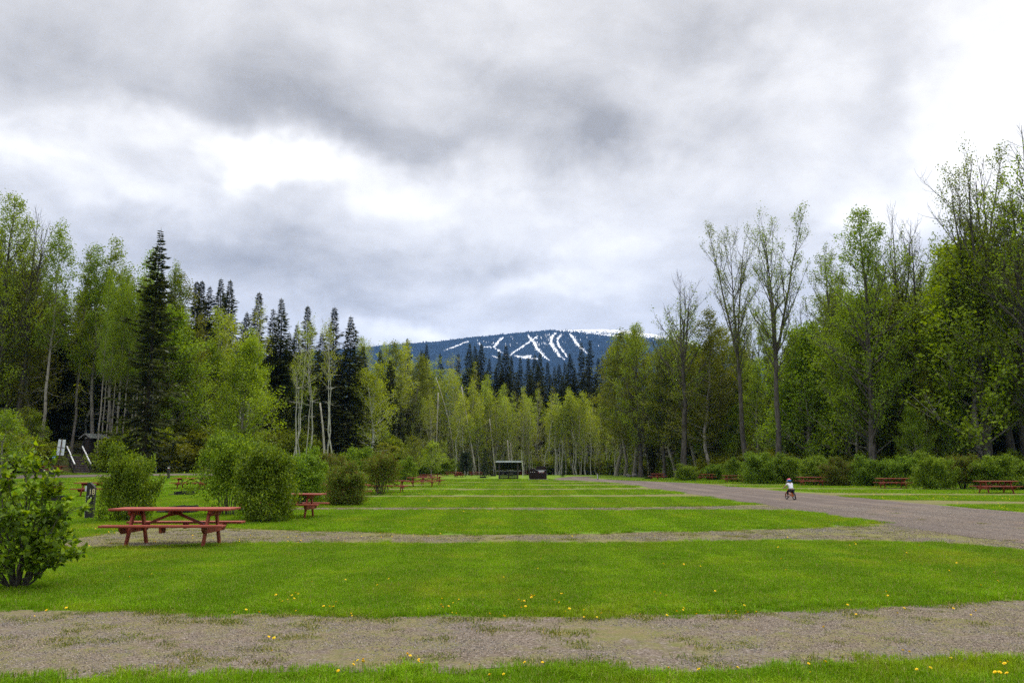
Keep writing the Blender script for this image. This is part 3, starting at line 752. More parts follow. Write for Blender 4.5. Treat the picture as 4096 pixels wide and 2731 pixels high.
def shrub(seed, H, W, n_stem=16, leaf_size=0.095, clumps=1500, per=9, clear=0.12, base=0.2, spread=0.11, upright=0.55, aspect=0.58, tufts=10, flatten=0.9):
    """many stems rising and spreading from a small base, foliage over the outside of an uneven dome"""
    rng = np.random.default_rng(seed); wood = MB(); ends = []; C = []
    ph = rng.uniform(0, 6.28, 8)
    def dome(az):
        return 1 + 0.16 * math.sin(az * 2 + ph[0]) + 0.12 * math.sin(az * 3 + ph[1]) + 0.08 * math.sin(az * 5 + ph[2])
    nodes = []
    for k in range(n_stem):
        a = k * 2.39996 + rng.uniform(-.3, .3); lean = rng.uniform(0.05, 1.0) ** 0.6
        top = np.array([math.cos(a) * W * lean * dome(a), math.sin(a) * W * lean * dome(a), H * (math.sqrt(max(0.05, 1 - (lean * 0.93) ** 2)) * rng.uniform(.82, 1.08) + 0.08)])
        b0 = np.array([math.cos(a) * base * lean * W, math.sin(a) * base * lean * W, -0.05])
        P = np.array([b0 + (top - b0) * s + np.array([0, 0, H * 0.22 * math.sin(math.pi * s) * lean]) + rng.normal(size=3) * 0.03 * H * math.sin(math.pi * s) for s in np.linspace(0, 1, 7)])
        wood.tube(P, np.linspace(0.008 + 0.008 * H, 0.005, 7), 4); nodes.append(P)
        for j in range(5):
            s = rng.uniform(.2, .92); q, dd = along(P, s); d = dd + rng.normal(size=3) * 0.7; d[2] = abs(d[2]) * .8 + .1
            B = curve_branch(q, d, rng.uniform(.18, .42) * H * (1.1 - s * .6), 4, 0.5, 0.15, rng); wood.tube(B, np.linspace(0.010, 0.004, 4), 3); nodes.append(B)
    for k in range(clumps):
        P = nodes[rng.integers(len(nodes))]; s = rng.uniform(0.15, 1.0) ** 0.6; c, dd = along(P, s)
        r = math.hypot(c[0], c[1]) / W; zz = c[2] / H
        if zz < clear and rng.uniform() < 0.8: continue
        if rng.uniform() > 0.25 + 0.9 * max(r, zz) ** 1.5: continue
        C.append(c + rng.normal(size=(per, 3)) * spread * np.array([1, 1, flatten]) * (H / 2.2) ** 0.5)
    shell = int(clumps * 0.9)
    for k in range(shell):
        u = unit(rng.normal(size=(1, 3)))[0]; u[2] = abs(u[2]); az_ = math.atan2(u[1], u[0])
        r = rng.uniform(.62, 1.0); wob_ = dome(az_) * (1 + .17 * math.sin(u[2] * 9 + az_ * 4 + ph[3]) + .10 * math.sin(u[2] * 17 - az_ * 7 + ph[5]))
        zc_ = max(u[2] * r * .94 * H + .06 * H * math.sin(az_ * 3 + ph[4]), .02); c = np.array([u[0] * W * r * wob_, u[1] * W * r * wob_, zc_])
        if zc_ / H < clear and rng.uniform() < .85: continue
        narrow = .62 + .38 * min(1, zc_ / (H * .30)); c[0] *= narrow; c[1] *= narrow
        if math.sin(c[0] * 5 / W + ph[5]) * math.sin(c[1] * 5 / W + ph[6]) * math.sin(c[2] * 6 / H + ph[7]) > .30: continue
        C.append(c + rng.normal(size=(per, 3)) * spread * .9)
    for k in range(tufts * 4):                                      # young shoots standing out of the top
        P = nodes[rng.integers(len(nodes))]
        if math.hypot(P[-1][0], P[-1][1]) / W < .35 and P[-1][2] < .6 * H: continue
        c = P[-1]; d = unit((rng.normal(size=3) * 0.35 + np.array([0, 0, 1]))[None])[0]
        for s in np.linspace(0, 0.45, 6): C.append(c + d * s * H * 0.30 + rng.normal(size=(max(4, per // 2), 3)) * 0.05)
    C = np.concatenate(C); C[:, 2] = np.maximum(C[:, 2], 0.03)
    V, Q = leaves(C, leaf_size, rng, aspect, 0.2)
    return wood.mesh('stems', True), mesh_np('foliage', V, Q)

LANDMARK = [(20, 'left edge cottonwood'), (152, 'cyan and blue sign'), (230, 'tall white board'), (300, 'wooden stairs'), (378, 'outhouse'), (480, 'bare trunk clump'), (560, 'left side of the ragged spruce'), (640, 'ragged spruce'),
            (752, 'bright poplar beside the ragged spruce'), (830, 'five skyline spruces'), (925, 'last of the five skyline spruces'), (1000, 'broad bright tree'), (1126, 'broad dark spruce'), (1225, 'white trunk group'), (1345, 'white trunk pair'),
            (1470, 'white trunked birch'), (1560, 'reddish lilac with bare stems'), (1650, 'far left tables'), (1745, 'last lilac of the left row'), (1865, 'round dark pine'), (1940, 'small dark spruce'), (2035, 'firewood shelter'), (2150, 'brown bin'), (2240, 'gap right of the bin'), (2326, 'willow bush'),
            (2395, 'slim black post'), (2525, 'two boulders'), (2590, 'white notice sign'), (2653, 'blue trail sign'), (2716, 'half bare cottonwood'), (2820, 'light leafy poplar'), (2935, 'open topped cottonwood'), (3080, 'crooked trunk'), (3165, 'child on the bicycle'), (3250, 'two tables set close together'),
            (3350, 'reddish bush'), (3470, 'thick dark trunk'), (3570, 'table under the bushes'), (3625, 'narrow black spruce'), (3735, 'dense lilac right of the black spruce'), (3830, 'tallest cottonwood'), (3975, 'grey trunk near the right edge'), (4080, 'right edge table'), (4200, 'right edge of the picture')]
def landmark(px): return min(LANDMARK, key=lambda l: abs(l[0] - px))[1]
PROTO = {}
def add_proto(kind, gen, H, bark, leaf): PROTO.setdefault(kind, []).append((gen[0], gen[1], H, bark, leaf))
class Meshes: pass
def prep(wm, cm, bark, leaf):
    if not wm.materials: wm.materials.append(M[bark])
    if not cm.materials: cm.materials.append(M[leaf])
cw = 'cottonwood_bark'
oval = lambda t: (0.45 + 0.8 * math.sin(math.pi * min(1, t * .88 + .10)) ** 0.9) * (1.05 - t) ** 0.5
fan = lambda t: (0.55 + 0.6 * math.sin(math.pi * min(1, t * .9 + .1))) * (1.06 - t) ** 0.35
add_proto('cottonwood', deciduous(1, 28, .42, 6.6, .20, 64, 36, .9, .18, 4, 7, 7, None, 1, .24, .18, .22, oval, 8, .04, 0, 5), 28, cw, 'cottonwood_leaf')
add_proto('cottonwood', deciduous(2, 28, .42, 5.6, .36, 62, 44, .9, .17, 4, 5, 8, .42, 3, .22, .2, .40, fan, 8, .06, 0, 8), 28, cw, 'cottonwood_leaf')
add_proto('cottonwood', deciduous(3, 26, .38, 6.4, .12, 80, 36, .8, .18, 5, 7, 7, None, 1, .25, .18, .06, oval, 8, 0, 0, 3), 26, cw, 'poplar_leaf')
add_proto('bare_cottonwood', deciduous(4, 24, .40, 5.4, .30, 56, 42, .9, .18, 4, 5, 7, .55, 3, .24, .18, 1.05, fan, 8, .12, 0, 10), 24, cw, 'cottonwood_leaf')
add_proto('bare_cottonwood', deciduous(5, 24, .32, 5.0, .28, 54, 40, .9, .18, 4, 5, 7, None, 1, .24, .2, 0.95, oval, 8, .2, 0, 8), 24, cw, 'poplar_leaf')
add_proto('poplar', deciduous(6, 22, .17, 2.6, .32, 44, 28, .8, .165, 9, 5, 5, None, 1, .27, .2, .12, None, 6, .04, 0, 8), 22, 'grey_bark', 'poplar_leaf')
add_proto('poplar', deciduous(7, 22, .16, 2.3, .42, 40, 30, .8, .165, 9, 5, 5, None, 1, .27, .2, .3, None, 6, .06, .015, 9), 22, 'grey_bark', 'poplar_leaf')
add_proto('poplar', deciduous(8, 20, .18, 2.9, .18, 52, 26, .7, .165, 10, 5, 5, None, 1, .28, .3, .05, None, 6, .0, 0, 3), 20, 'grey_bark', 'olive_leaf')
asp_prof = lambda t: (0.55 + 0.75 * math.sin(math.pi * min(1, t * .98 + .12)) ** 0.7) * (1.1 - t) ** 0.45
add_proto('aspen', deciduous(9, 18, .125, 1.75, .52, 30, 24, .7, .17, 5, 4, 4, None, 1, .25, .4, .1, asp_prof, 6, .04, 0, 8), 18, 'aspen_bark', 'aspen_leaf')
add_proto('aspen', deciduous(10, 18, .12, 1.6, .45, 30, 22, .7, .17, 5, 3, 4, None, 1, .25, .4, .2, asp_prof, 6, .08, .03, 9), 18, 'aspen_bark', 'aspen_leaf')
add_proto('aspen', deciduous(11, 17, .11, 1.6, .34, 34, 20, .6, .17, 5, 4, 4, None, 1, .26, .4, .05, asp_prof, 6, .03, -.02, 6), 17, 'aspen_bark', 'aspen_leaf')
add_proto('aspen', deciduous(25, 17, .10, 1.45, .14, 36, 12, .5, .17, 6, 3, 4, None, 1, .25, .6, .1, asp_prof, 6, .22, .02, 4), 17, 'aspen_bark', 'aspen_leaf')
add_proto('aspen', deciduous(26, 18, .11, 1.9, .30, 26, 18, .8, .17, 5, 3, 4, .6, 2, .25, .5, .35, asp_prof, 6, .25, -.03, 8), 18, 'grey_bark', 'olive_leaf')
add_proto('sparse_aspen', deciduous(12, 22, .15, 2.3, .58, 26, 34, 1.0, .16, 5, 3, 4, .72, 2, .25, .4, .5, asp_prof, 7, .2, .0, 10), 22, 'aspen_bark', 'aspen_leaf')
add_proto('sparse_aspen', deciduous(13, 22, .14, 1.9, .55, 26, 30, .9, .16, 5, 3, 4, None, 1, .25, .5, .4, asp_prof, 7, .2, .025, 14), 22, 'aspen_bark', 'aspen_leaf')
add_proto('spruce', conifer(14, 22, .24, 3.0), 22, 'spruce_bark', 'needle')
add_proto('spruce', conifer(15, 22, .22, 2.7, power=.9, droop=.38, ragged=.35), 22, 'spruce_bark', 'needle')
add_proto('spruce', conifer(16, 20, .22, 3.2, power=.95, droop=.26, ragged=.2), 20, 'spruce_bark', 'needle')
add_proto('spruce', conifer(17, 24, .22, 2.1, power=.8, droop=.5, ragged=.4, gaps=.05), 24, 'spruce_bark', 'needle')
add_proto('ragged_spruce', conifer(18, 27, .33, 5.2, z0=.06, step=.52, droop=.42, power=.95, dens=1.25, spray=.75, ragged=.35, gaps=.16), 27, 'spruce_bark', 'needle')
add_proto('birch', deciduous(19, 13, .17, 2.6, .2, 46, 28, .5, .15, 8, 5, 5, .45, 2, .24, .7, .0, None, 7, 0, .03, 1), 13, 'birch_bark', 'aspen_leaf')
add_proto('broad_tree', deciduous(20, 12, .17, 3.3, .10, 60, 26, .8, .16, 9, 7, 6, None, 1, .26, .3, .0, lambda t: (1.15 - t) ** .7 * (0.75 + .5 * math.sin(3.1 * min(1, t + .12))), 7, 0, 0, 0), 12, 'grey_bark', 'poplar_leaf')
add_proto('young_tree', deciduous(21, 6, .06, 1.5, .2, 36, 30, .6, .11, 8, 4, 4, None, 1, .16, .4, .0, None, 5, 0, 0, 0), 6, 'grey_bark', 'poplar_leaf')
add_proto('young_tree', deciduous(22, 6, .05, 1.3, .15, 34, 26, .6, .11, 8, 4, 4, None, 1, .16, .5, .0, None, 5, 0, 0, 0), 6, 'grey_bark', 'olive_leaf')
add_proto('pine', conifer(23, 6, .12, 2.9, z0=.22, step=.30, droop=0, dens=2.0, spray=.42, ragged=.2, round_top=True), 6, 'spruce_bark', 'pine_needle')
add_proto('young_spruce', conifer(24, 6, .09, 1.35, z0=.04, step=.24, droop=.2, power=.9, dens=1.6, spray=.35), 6, 'spruce_bark', 'pine_needle')
add_proto('lilac', shrub(30, 2.5, 1.45, 18, .085, 2300, 9, .06, .22), 2.5, 'stem_bark', 'lilac_leaf')
add_proto('lilac', shrub(31, 2.5, 1.3, 16, .085, 2200, 9, .08, .22), 2.5, 'stem_bark', 'lilac_leaf')
add_proto('leggy_lilac', shrub(32, 2.8, 1.6, 12, .09, 1700, 9, .30, .30, .12, .55, .58, 14), 2.8, 'stem_bark', 'lilac_leaf')
add_proto('leggy_lilac', shrub(33, 2.6, 1.3, 13, .085, 1700, 9, .34, .16), 2.6, 'stem_bark', 'red_lilac_leaf')
add_proto('red_lilac', shrub(34, 2.3, 1.25, 18, .08, 2500, 9, .05, .22), 2.3, 'stem_bark', 'red_lilac_leaf')
add_proto('brush', shrub(36, 2.2, 1.8, 14, .15, 620, 8, .0, .45, .2, .5, .6, 12), 2.2, 'stem_bark', 'olive_leaf')
add_proto('brush', shrub(37, 2.0, 1.7, 18, .14, 560, 8, .0, .45, .2, .5, .6, 14), 2.0, 'stem_bark', 'cottonwood_leaf')
add_proto('willow', shrub(35, 1.8, 1.9, 22, .12, 2200, 8, .0, .35, .13, .5, .4, 6), 1.8, 'stem_bark', 'willow_leaf')
for lst in PROTO.values():
    for p in lst: prep(p[0], p[1], M and p[3], p[4])

prng = np.random.default_rng(77)
def plant(kind, X, Y, H, label, group=None, wide=1.0, which=None, name=None, cat='tree', rz=None, parts=('trunk', 'crown')):
    lst = PROTO[kind]; w, c, H0, _, _ = lst[which if which is not None else int(prng.integers(len(lst)))]
    s = H / H0
    t = thing(name or (kind + ('' if kind.endswith(('tree',)) else '_tree')), (X, Y, hg(X, Y) - 0.03), prng.uniform(0, 6.283) if rz is None else rz, label, cat, group, (s * wide, s * wide, s))
    link_obj(parts[0], w, t); link_obj(parts[1], c, t)
    return t
def tree(kind, px, top, Y, label, group=None, wide=1.0, which=None, rz=None, name=None):
    zt = z_at(top, Y); X = col_at(px, Y, zt)
    return plant(kind, X, Y, zt - hg(X, Y), label, group, wide, which, name, 'tree', rz)
def bush(kind, px, top, base, label, width=None, group=None, which=None, rz=None, D=None):
    """a shrub whose foot the photograph shows at (px, base); width in photograph pixels"""
    X, Y = ground_at(px, base) if D is None else (col_at(px, D, 1.0), D)
    lst = PROTO[kind]
    i = which if which is not None else int(prng.integers(len(lst)))
    zz = [lst[i][1].vertices[k].co.z for k in range(0, len(lst[i][1].vertices), 23)]
    H = (z_at(top, Y) - hg(X, Y)) * lst[i][2] / float(np.percentile(zz, 99.3))
    W0 = float(np.percentile([math.hypot(*lst[i][1].vertices[k].co[:2]) for k in range(0, len(lst[i][1].vertices), 23)], 95))
    wide = 1.0 if width is None else (width * 1.22 / FPX * Y / 2) / (W0 * H / lst[i][2])
    return plant(kind, X, Y, H, label, group, wide, i, {'lilac': 'lilac_bush', 'leggy_lilac': 'lilac_bush', 'red_lilac': 'lilac_bush', 'willow': 'willow_bush'}[kind], 'bush', rz, ('stems', 'foliage'))

# ---- trees along the left slope
tree('cottonwood', 49, 785, 84, 'tall leafy cottonwood cut by the left edge of the picture', None, .95, 2)
tree('bare_cottonwood', 150, 861, 86, 'forked cottonwood with bare lower limbs beside the left edge tree', None, .8, 0)
tree('poplar', 241, 895, 85, 'poplar with a long pale trunk between the blue sign and the white board', None, 1.1, 1)
tree('poplar', 353, 986, 92, 'thin airy poplar left of the tall poplar clump', None, .9, 1)
tree('poplar', 428, 995, 92, 'leafy poplar on the near side of the trunk clump above the outhouse', None, 1.15, 0)
tree('poplar', 495, 970, 93, 'tallest poplar of the clump above the outhouse', None, 1.2, 0)
tree('poplar', 576, 1003, 95, 'poplar half hidden behind the tall ragged spruce', None, 1.15, 0)
tree('ragged_spruce', 636, 915, 82, 'tall ragged dark spruce standing out above the left trees', None, 1.02, 0, .6)
tree('sparse_aspen', 668, 1250, 83, 'slim leaning white aspen in front of the tall ragged spruce', None, .8, 1, 3.4)
tree('poplar', 714, 1055, 96, 'airy light green poplar just right of the ragged spruce', None, .9, 1)
tree('poplar', 752, 1105, 98, 'broad bright green poplar below the first dark spruce tips', None, 1.3, 2)
for i, x in enumerate((388, 398, 410, 432, 446, 458, 478, 505, 520, 534, 548, 562)):
    tree('poplar', x + 62, 1080 + (i * 37) % 90, 83 + (i * 5) % 9, 'slender bare grey trunk in the dense clump above the outhouse', 'slender trunks clumped above the outhouse', .62, 1)
for x, y, D, w, lab in [(799, 1130, 122, 1, 'left tip of the five dark spruces on the left skyline'), (818, 1128, 126, 1, 'second dark spruce tip in the five on the left skyline'),
                     (848, 1148, 124, 3, 'short narrow spruce in the middle of the five on the left skyline'), (882, 1116, 124, 0, 'tallest spruce of the five on the left skyline'),
                     (925, 1123, 120, 0, 'right hand spruce of the five on the left skyline, with a long low branch'), (1040, 1170, 118, 1, 'dark spruce behind the forked pale aspen'),
                     (1090, 1238, 124, 3, 'small spruce tip between two larger skyline spruces'), (1126, 1195, 116, 0, 'dark broad spruce left of the white aspen trunks'),
                     (1236, 1229, 120, 1, 'dark spruce right behind the group of white aspen trunks'), (1343, 1230, 118, 1, 'dark spruce behind the pair of white aspen trunks'),
                     (1402, 1264, 116, 2, 'wide dark spruce ending the left stand, right of the white trunk pair'), (1190, 1300, 128, 0, 'dull spruce filling in behind the white aspen trunks'),
                     (1290, 1330, 126, 2, 'low dark spruce between the white trunk group and the pair'), (985, 1250, 128, 2, 'dark spruce low behind the light aspens'),
                     (1160, 1330, 118, 2, 'dark bushy spruce left of the thick white trunks'), (1080, 1340, 120, 2, 'shaded spruce behind the broad bright tree')]:
    tree('spruce', x, y, D, lab, None, 1.55, w)
tree('sparse_aspen', 948, 1212, 108, 'light green aspen left of the forked pale aspen', None, 1.1, 1)
tree('sparse_aspen', 1030, 1214, 106, 'forked pale aspen with a wide sparse top', None, 1.15, 0)
tree('aspen', 870, 1240, 106, 'yellowish aspen below the five skyline spruces', None, 1.3, 2)
tree('aspen', 985, 1255, 104, 'soft green aspen behind the broad bright tree', None, 1.2, 0)
for x, y, w, rz, lab in [(1190, 1275, 1, .4, 'white aspen trunk at the left of the tall trunk group, leaning'), (1211, 1272, 1, 2.0, 'straight white aspen second in the tall trunk group'),
                   (1222, 1420, 1, 4.0, 'thinnest white stem inside the tall trunk group'), (1236, 1400, 1, 5.2, 'thin white stem next to the thickest white trunk'),
                   (1254, 1268, 0, 1.0, 'thickest white aspen trunk of the tall trunk group'), (1332, 1280, 0, 2.2, 'left trunk of the pair of tall white aspens'),
                   (1358, 1270, 1, 3.0, 'right trunk of the pair of tall white aspens')]:
    tree('sparse_aspen', x, y, 101, lab, None, .85, w, rz)
tree('broad_tree', 985, 1375, 88, 'broad bright green tree standing in front of the dark spruces', None, 1.15, 0)
tree('birch', 1470, 1457, 116, 'yellow green birch with a curved white trunk right of the dark spruces', None, 1.25, 0, 1.2)
def snag(px0, y0, px1, y1, D, r, label, name='dead_trunk', bend=0.0, mat='dead_wood'):
    z0, z1 = z_at(y0, D), z_at(y1, D); x1 = col_at(px1, D, z1); g = hg(x1, D)
    x0 = col_at(px0, D, z0); s = np.linspace(0, 1, 8)
    xb = x0 + (x1 - x0) * (g - z0) / (z1 - z0) if abs(z1 - z0) > .1 else x1
    mb = MB(); P = np.c_[(x0 - xb) * s + bend * np.sin(s * 3.1), 0 * s, (z0 - g) * s - 0.1 * (1 - s)]
    mb.tube(P, np.linspace(r, r * .55, 8), 8, True)
    rr = np.random.default_rng(int(px0))
    for k in range(4):
        q = P[2 + k]; a = rr.uniform(0, 6.28); mb.tube([q, q + np.array([math.cos(a) * .35, math.sin(a) * .35, .12])], [r * .3, .01], 4)
    o = mb.build(name, M[mat], None, True); o.location = (xb, D, g); return props(o, label, 'dead tree')
snag(1280, 1610, 1292, 1789, 103, .17, 'broken pale dead trunk between the white trunk group and the white pair', bend=.15)
snag(1753, 1570, 1745, 1790, 160, .17, 'standing broken white trunk left of the bent dead aspen')
snag(1846, 1546, 1889, 1805, 160, .17, 'long white dead trunk leaning left in the middle of the treeline')
snag(1743, 1508, 1801, 1790, 161, .085, 'bent white dead aspen with its top hooked left', bend=.8)
snag(1958, 1675, 1972, 1800, 164, .16, 'short broken grey trunk left above the shed')
snag(2043, 1770, 2046, 1838, 150, .14, 'short grey stump standing right behind the shed roof', mat='grey_bark')
snag(2030, 1760, 2036, 1838, 152, .20, 'thick grey broken trunk close behind the shed roof', mat='grey_bark')

# ---- the far middle: spruces above, a light aspen wall below
for x, y, D, w in [(1606, 1425, 190, 0), (1631, 1356, 196, 1), (1698, 1410, 178, 2), (1708, 1376, 215, 0), (1690, 1400, 222, 1), (1763, 1417, 225, 1), (1838, 1415, 226, 3), (1881, 1374, 214, 2), (1901, 1384, 218, 0),
                   (1923, 1377, 210, 2), (1958, 1432, 206, 0), (1994, 1406, 214, 1), (2026, 1381, 208, 2), (2052, 1428, 216, 1), (2085, 1434, 214, 3), (2107, 1431, 208, 1), (2140, 1419, 212, 2), (2162, 1413, 208, 0), (2186, 1450, 214, 1),
                   (2218, 1468, 218, 3), (2234, 1457, 208, 2), (2258, 1450, 214, 0), (2279, 1412, 205, 2), (2322, 1371, 202, 3), (2346, 1425, 210, 3), (2365, 1360, 200, 3), (2391, 1433, 206, 1), (2410, 1425, 212, 3), (2440, 1450, 206, 0),
                   (2010, 1470, 206, 0), (2120, 1480, 204, 2), (2205, 1500, 206, 2), (1945, 1490, 204, 0), (2300, 1470, 204, 0), (1980, 1480, 208, 2), (2160, 1490, 204, 0), (2250, 1510, 203, 2), (2335, 1490, 200, 2), (2065, 1490, 204, 2), (2385, 1500, 200, 0)]:
    side = 'below the snow runs' if 1860 < x < 2300 else ('left of the ski runs' if x < 1860 else 'below the right end of the snow')
    tree('spruce', x, y, D, 'dark spruce above the ' + landmark(x), 'dark spruces behind the aspens ' + side, 1.25, w)
asp = [(1640, 1360, 188), (1622, 1372, 186), (1500, 1350, 150), (1470, 1360, 152), (1530, 1372, 154), (1448, 1372, 150), (1784, 1482, 170), (1834, 1478, 170), (1882, 1476, 171), (1935, 1492, 170), (1959, 1520, 168), (2011, 1537, 170), (2040, 1536, 171), (2092, 1545, 169),
       (2174, 1528, 170), (2207, 1545, 169), (2150, 1555, 171), (2260, 1550, 168), (2293, 1556, 167), (2336, 1588, 166), (2394, 1602, 165), (2422, 1600, 166), (1812, 1500, 172), (1860, 1510, 168), (1908, 1530, 167), (1985, 1560, 167), (2070, 1575, 167),
       (2120, 1580, 168), (2235, 1600, 165), (2315, 1620, 164), (2360, 1630, 163), (2450, 1600, 158), (2480, 1620, 156), (1700, 1570, 164), (1740, 1520, 168), (1762, 1500, 171), (1720, 1590, 162), (1798, 1427, 212), (1780, 1440, 214), (1820, 1435, 216), (1755, 1450, 210), (1850, 1445, 214)]
for i, (x, y, D) in enumerate(asp):
    lab = ('light green aspen high on the rise left of the ski runs' if D > 200 else 'sparse bare topped aspen at the end of the left stand' if x < 1660 else
           'slender light green aspen in the treeline left of the shed' if x < 1985 else 'slender light green aspen in the treeline behind the shed and bin' if x < 2240 else 'slender light green aspen in the treeline right of the bin')
    grp_ = lab.replace('slender light green aspen', 'slender light green aspens'); lab = ('light green aspen high up by the ' if D > 200 else 'slender light green aspen by the ') + landmark(x)
    tree('aspen' if D != 186 and x > 1560 else 'sparse_aspen', x, y, D, lab, grp_, 1.05 if D < 200 else 1.4)
small = np.random.default_rng(9)
for i in range(120):
    x = small.uniform(1720, 2560); D = edge_D(x) - small.uniform(-4, 9); y = small.uniform(1560, 1765)
    tree('aspen', x, y, D, 'young pale aspen behind the ' + landmark(x), 'young aspens at the foot of the middle treeline', small.uniform(.9, 1.5), int(small.integers(5)))

for x, y, D, k, w in [(1425, 1352, 146, 'aspen', 2), (1455, 1385, 140, 'spruce', 2), (1490, 1372, 150, 'aspen', 3), (1520, 1400, 148, 'spruce', 0), (1550, 1362, 154, 'poplar', 2), (1585, 1378, 160, 'aspen', 2), (1560, 1440, 150, 'spruce', 2), (1612, 1395, 164, 'aspen', 4), (1650, 1420, 166, 'poplar', 2), (1670, 1445, 170, 'aspen', 3), (1700, 1470, 172, 'poplar', 2)]:
    tree(k, x, y, D, ('bushy tree' if k == 'poplar' else 'dark spruce' if k == 'spruce' else 'yellowish aspen') + ' on the skyline by the ' + landmark(x), 'trees closing the skyline left of the ski runs', 1.6, w)
for x, y, D, w in [(2455, 1390, 150, 2), (2490, 1350, 146, 0), (2525, 1330, 140, 2), (2590, 1315, 134, 2), (2665, 1320, 128, 0), (2690, 1380, 124, 2), (2770, 1330, 122, 2), (2800, 1370, 120, 0), (2870, 1300, 116, 2), (2850, 1400, 118, 2)]:
    tree('poplar', x, y, D, 'leafy poplar on the skyline by the ' + landmark(x), 'poplars closing the skyline right of the ski runs', 1.7, w)

# ---- the cottonwoods on the right
tree('cottonwood', 2549, 1296, 128, 'yellowish green cottonwood left of the half bare cottonwood', None, 1.0, 2)
tree('bare_cottonwood', 2716, 1110, 112, 'cottonwood with a bare twiggy top and a thick straight trunk', None, .95, 0)
tree('cottonwood', 2640, 1330, 124, 'leafy cottonwood between the yellowish one and the bare topped one', None, .8, 0)
tree('cottonwood', 2935, 885, 104, 'open topped cottonwood just left of the tallest middle one', None, .72, 1)
tree('cottonwood', 3062, 850, 96, 'tall cottonwood with a crooked thick trunk and upswept top', None, .82, 1)
tree('bare_cottonwood', 3195, 1205, 100, 'smaller sparse cottonwood right of the crooked trunk', None, .9, 1)
tree('cottonwood', 3424, 846, 84, 'big bright leafy cottonwood with the thick dark trunk', None, 1.0, 2)
tree('bare_cottonwood', 3557, 850, 90, 'sparse cottonwood with bare twigs right of the big bright one', None, .75, 0)
tree('bare_cottonwood', 3632, 880, 88, 'second sparse twiggy cottonwood next to the tallest tree', None, .8, 1)
tree('cottonwood', 3830, 600, 80, 'tallest cottonwood, dark against the bright sky', None, .88, 1)
tree('bare_cottonwood', 3925, 660, 82, 'bare limbed cottonwood behind the tallest one', None, .85, 0)
tree('bare_cottonwood', 4075, 500, 74, 'tall twiggy cottonwood at the right edge of the picture', None, .95, 1)
tree('cottonwood', 4040, 760, 76, 'leafy cottonwood with a leaning trunk at the right edge', None, 1.0, 0)
tree('cottonwood', 4200, 620, 78, 'large cottonwood mostly beyond the right edge', None, 1.0, 2)
tree('cottonwood', 3300, 980, 98, 'leafy cottonwood crown left of the big bright one', None, .75, 0)
tree('poplar', 2820, 1230, 112, 'light leafy poplar between the two big cottonwood trunks', None, 1.4, 2)
tree('poplar', 3735, 1000, 88, 'mid green poplar left of the tallest cottonwood', None, 1.15, 0)
tree('spruce', 3610, 1180, 88, 'narrow black spruce right of the thick dark trunk', None, 1.2, 3)
tree('spruce', 3708, 1170, 92, 'black spruce in the shade left of the tallest cottonwood', None, 1.1, 1)
tree('spruce', 2606, 1550, 132, 'shaggy dark spruce behind the blue and white signs', None, 1.5, 3)
tree('spruce', 3880, 1400, 88, 'dark spruce low behind the grey trunks on the right', None, 1.6, 2)
tree('spruce', 4000, 1350, 90, 'dark spruce low at the right edge', None, 1.7, 2)
tree('spruce', 3540, 1450, 98, 'shaded spruce behind the black narrow spruce', None, 1.6, 0)
tree('spruce', 2925, 1640, 122, 'low dark spruce behind the open topped cottonwood trunk', None, 1.7, 2)
tree('spruce', 3270, 1600, 108, 'low dark spruce behind the right hand bushes', None, 1.6, 2)
tree('poplar', 3690, 1480, 82, 'leafy poplar with a curved grey stem right of the black spruce', None, 1.15, 2)
tree('broad_tree', 3650, 1640, 80, 'small leafy tree low in front of the black spruce', None, 1.1, 0)
tree('broad_tree', 3780, 1560, 82, 'round leafy tree below the tallest cottonwood', None, 1.0, 0)

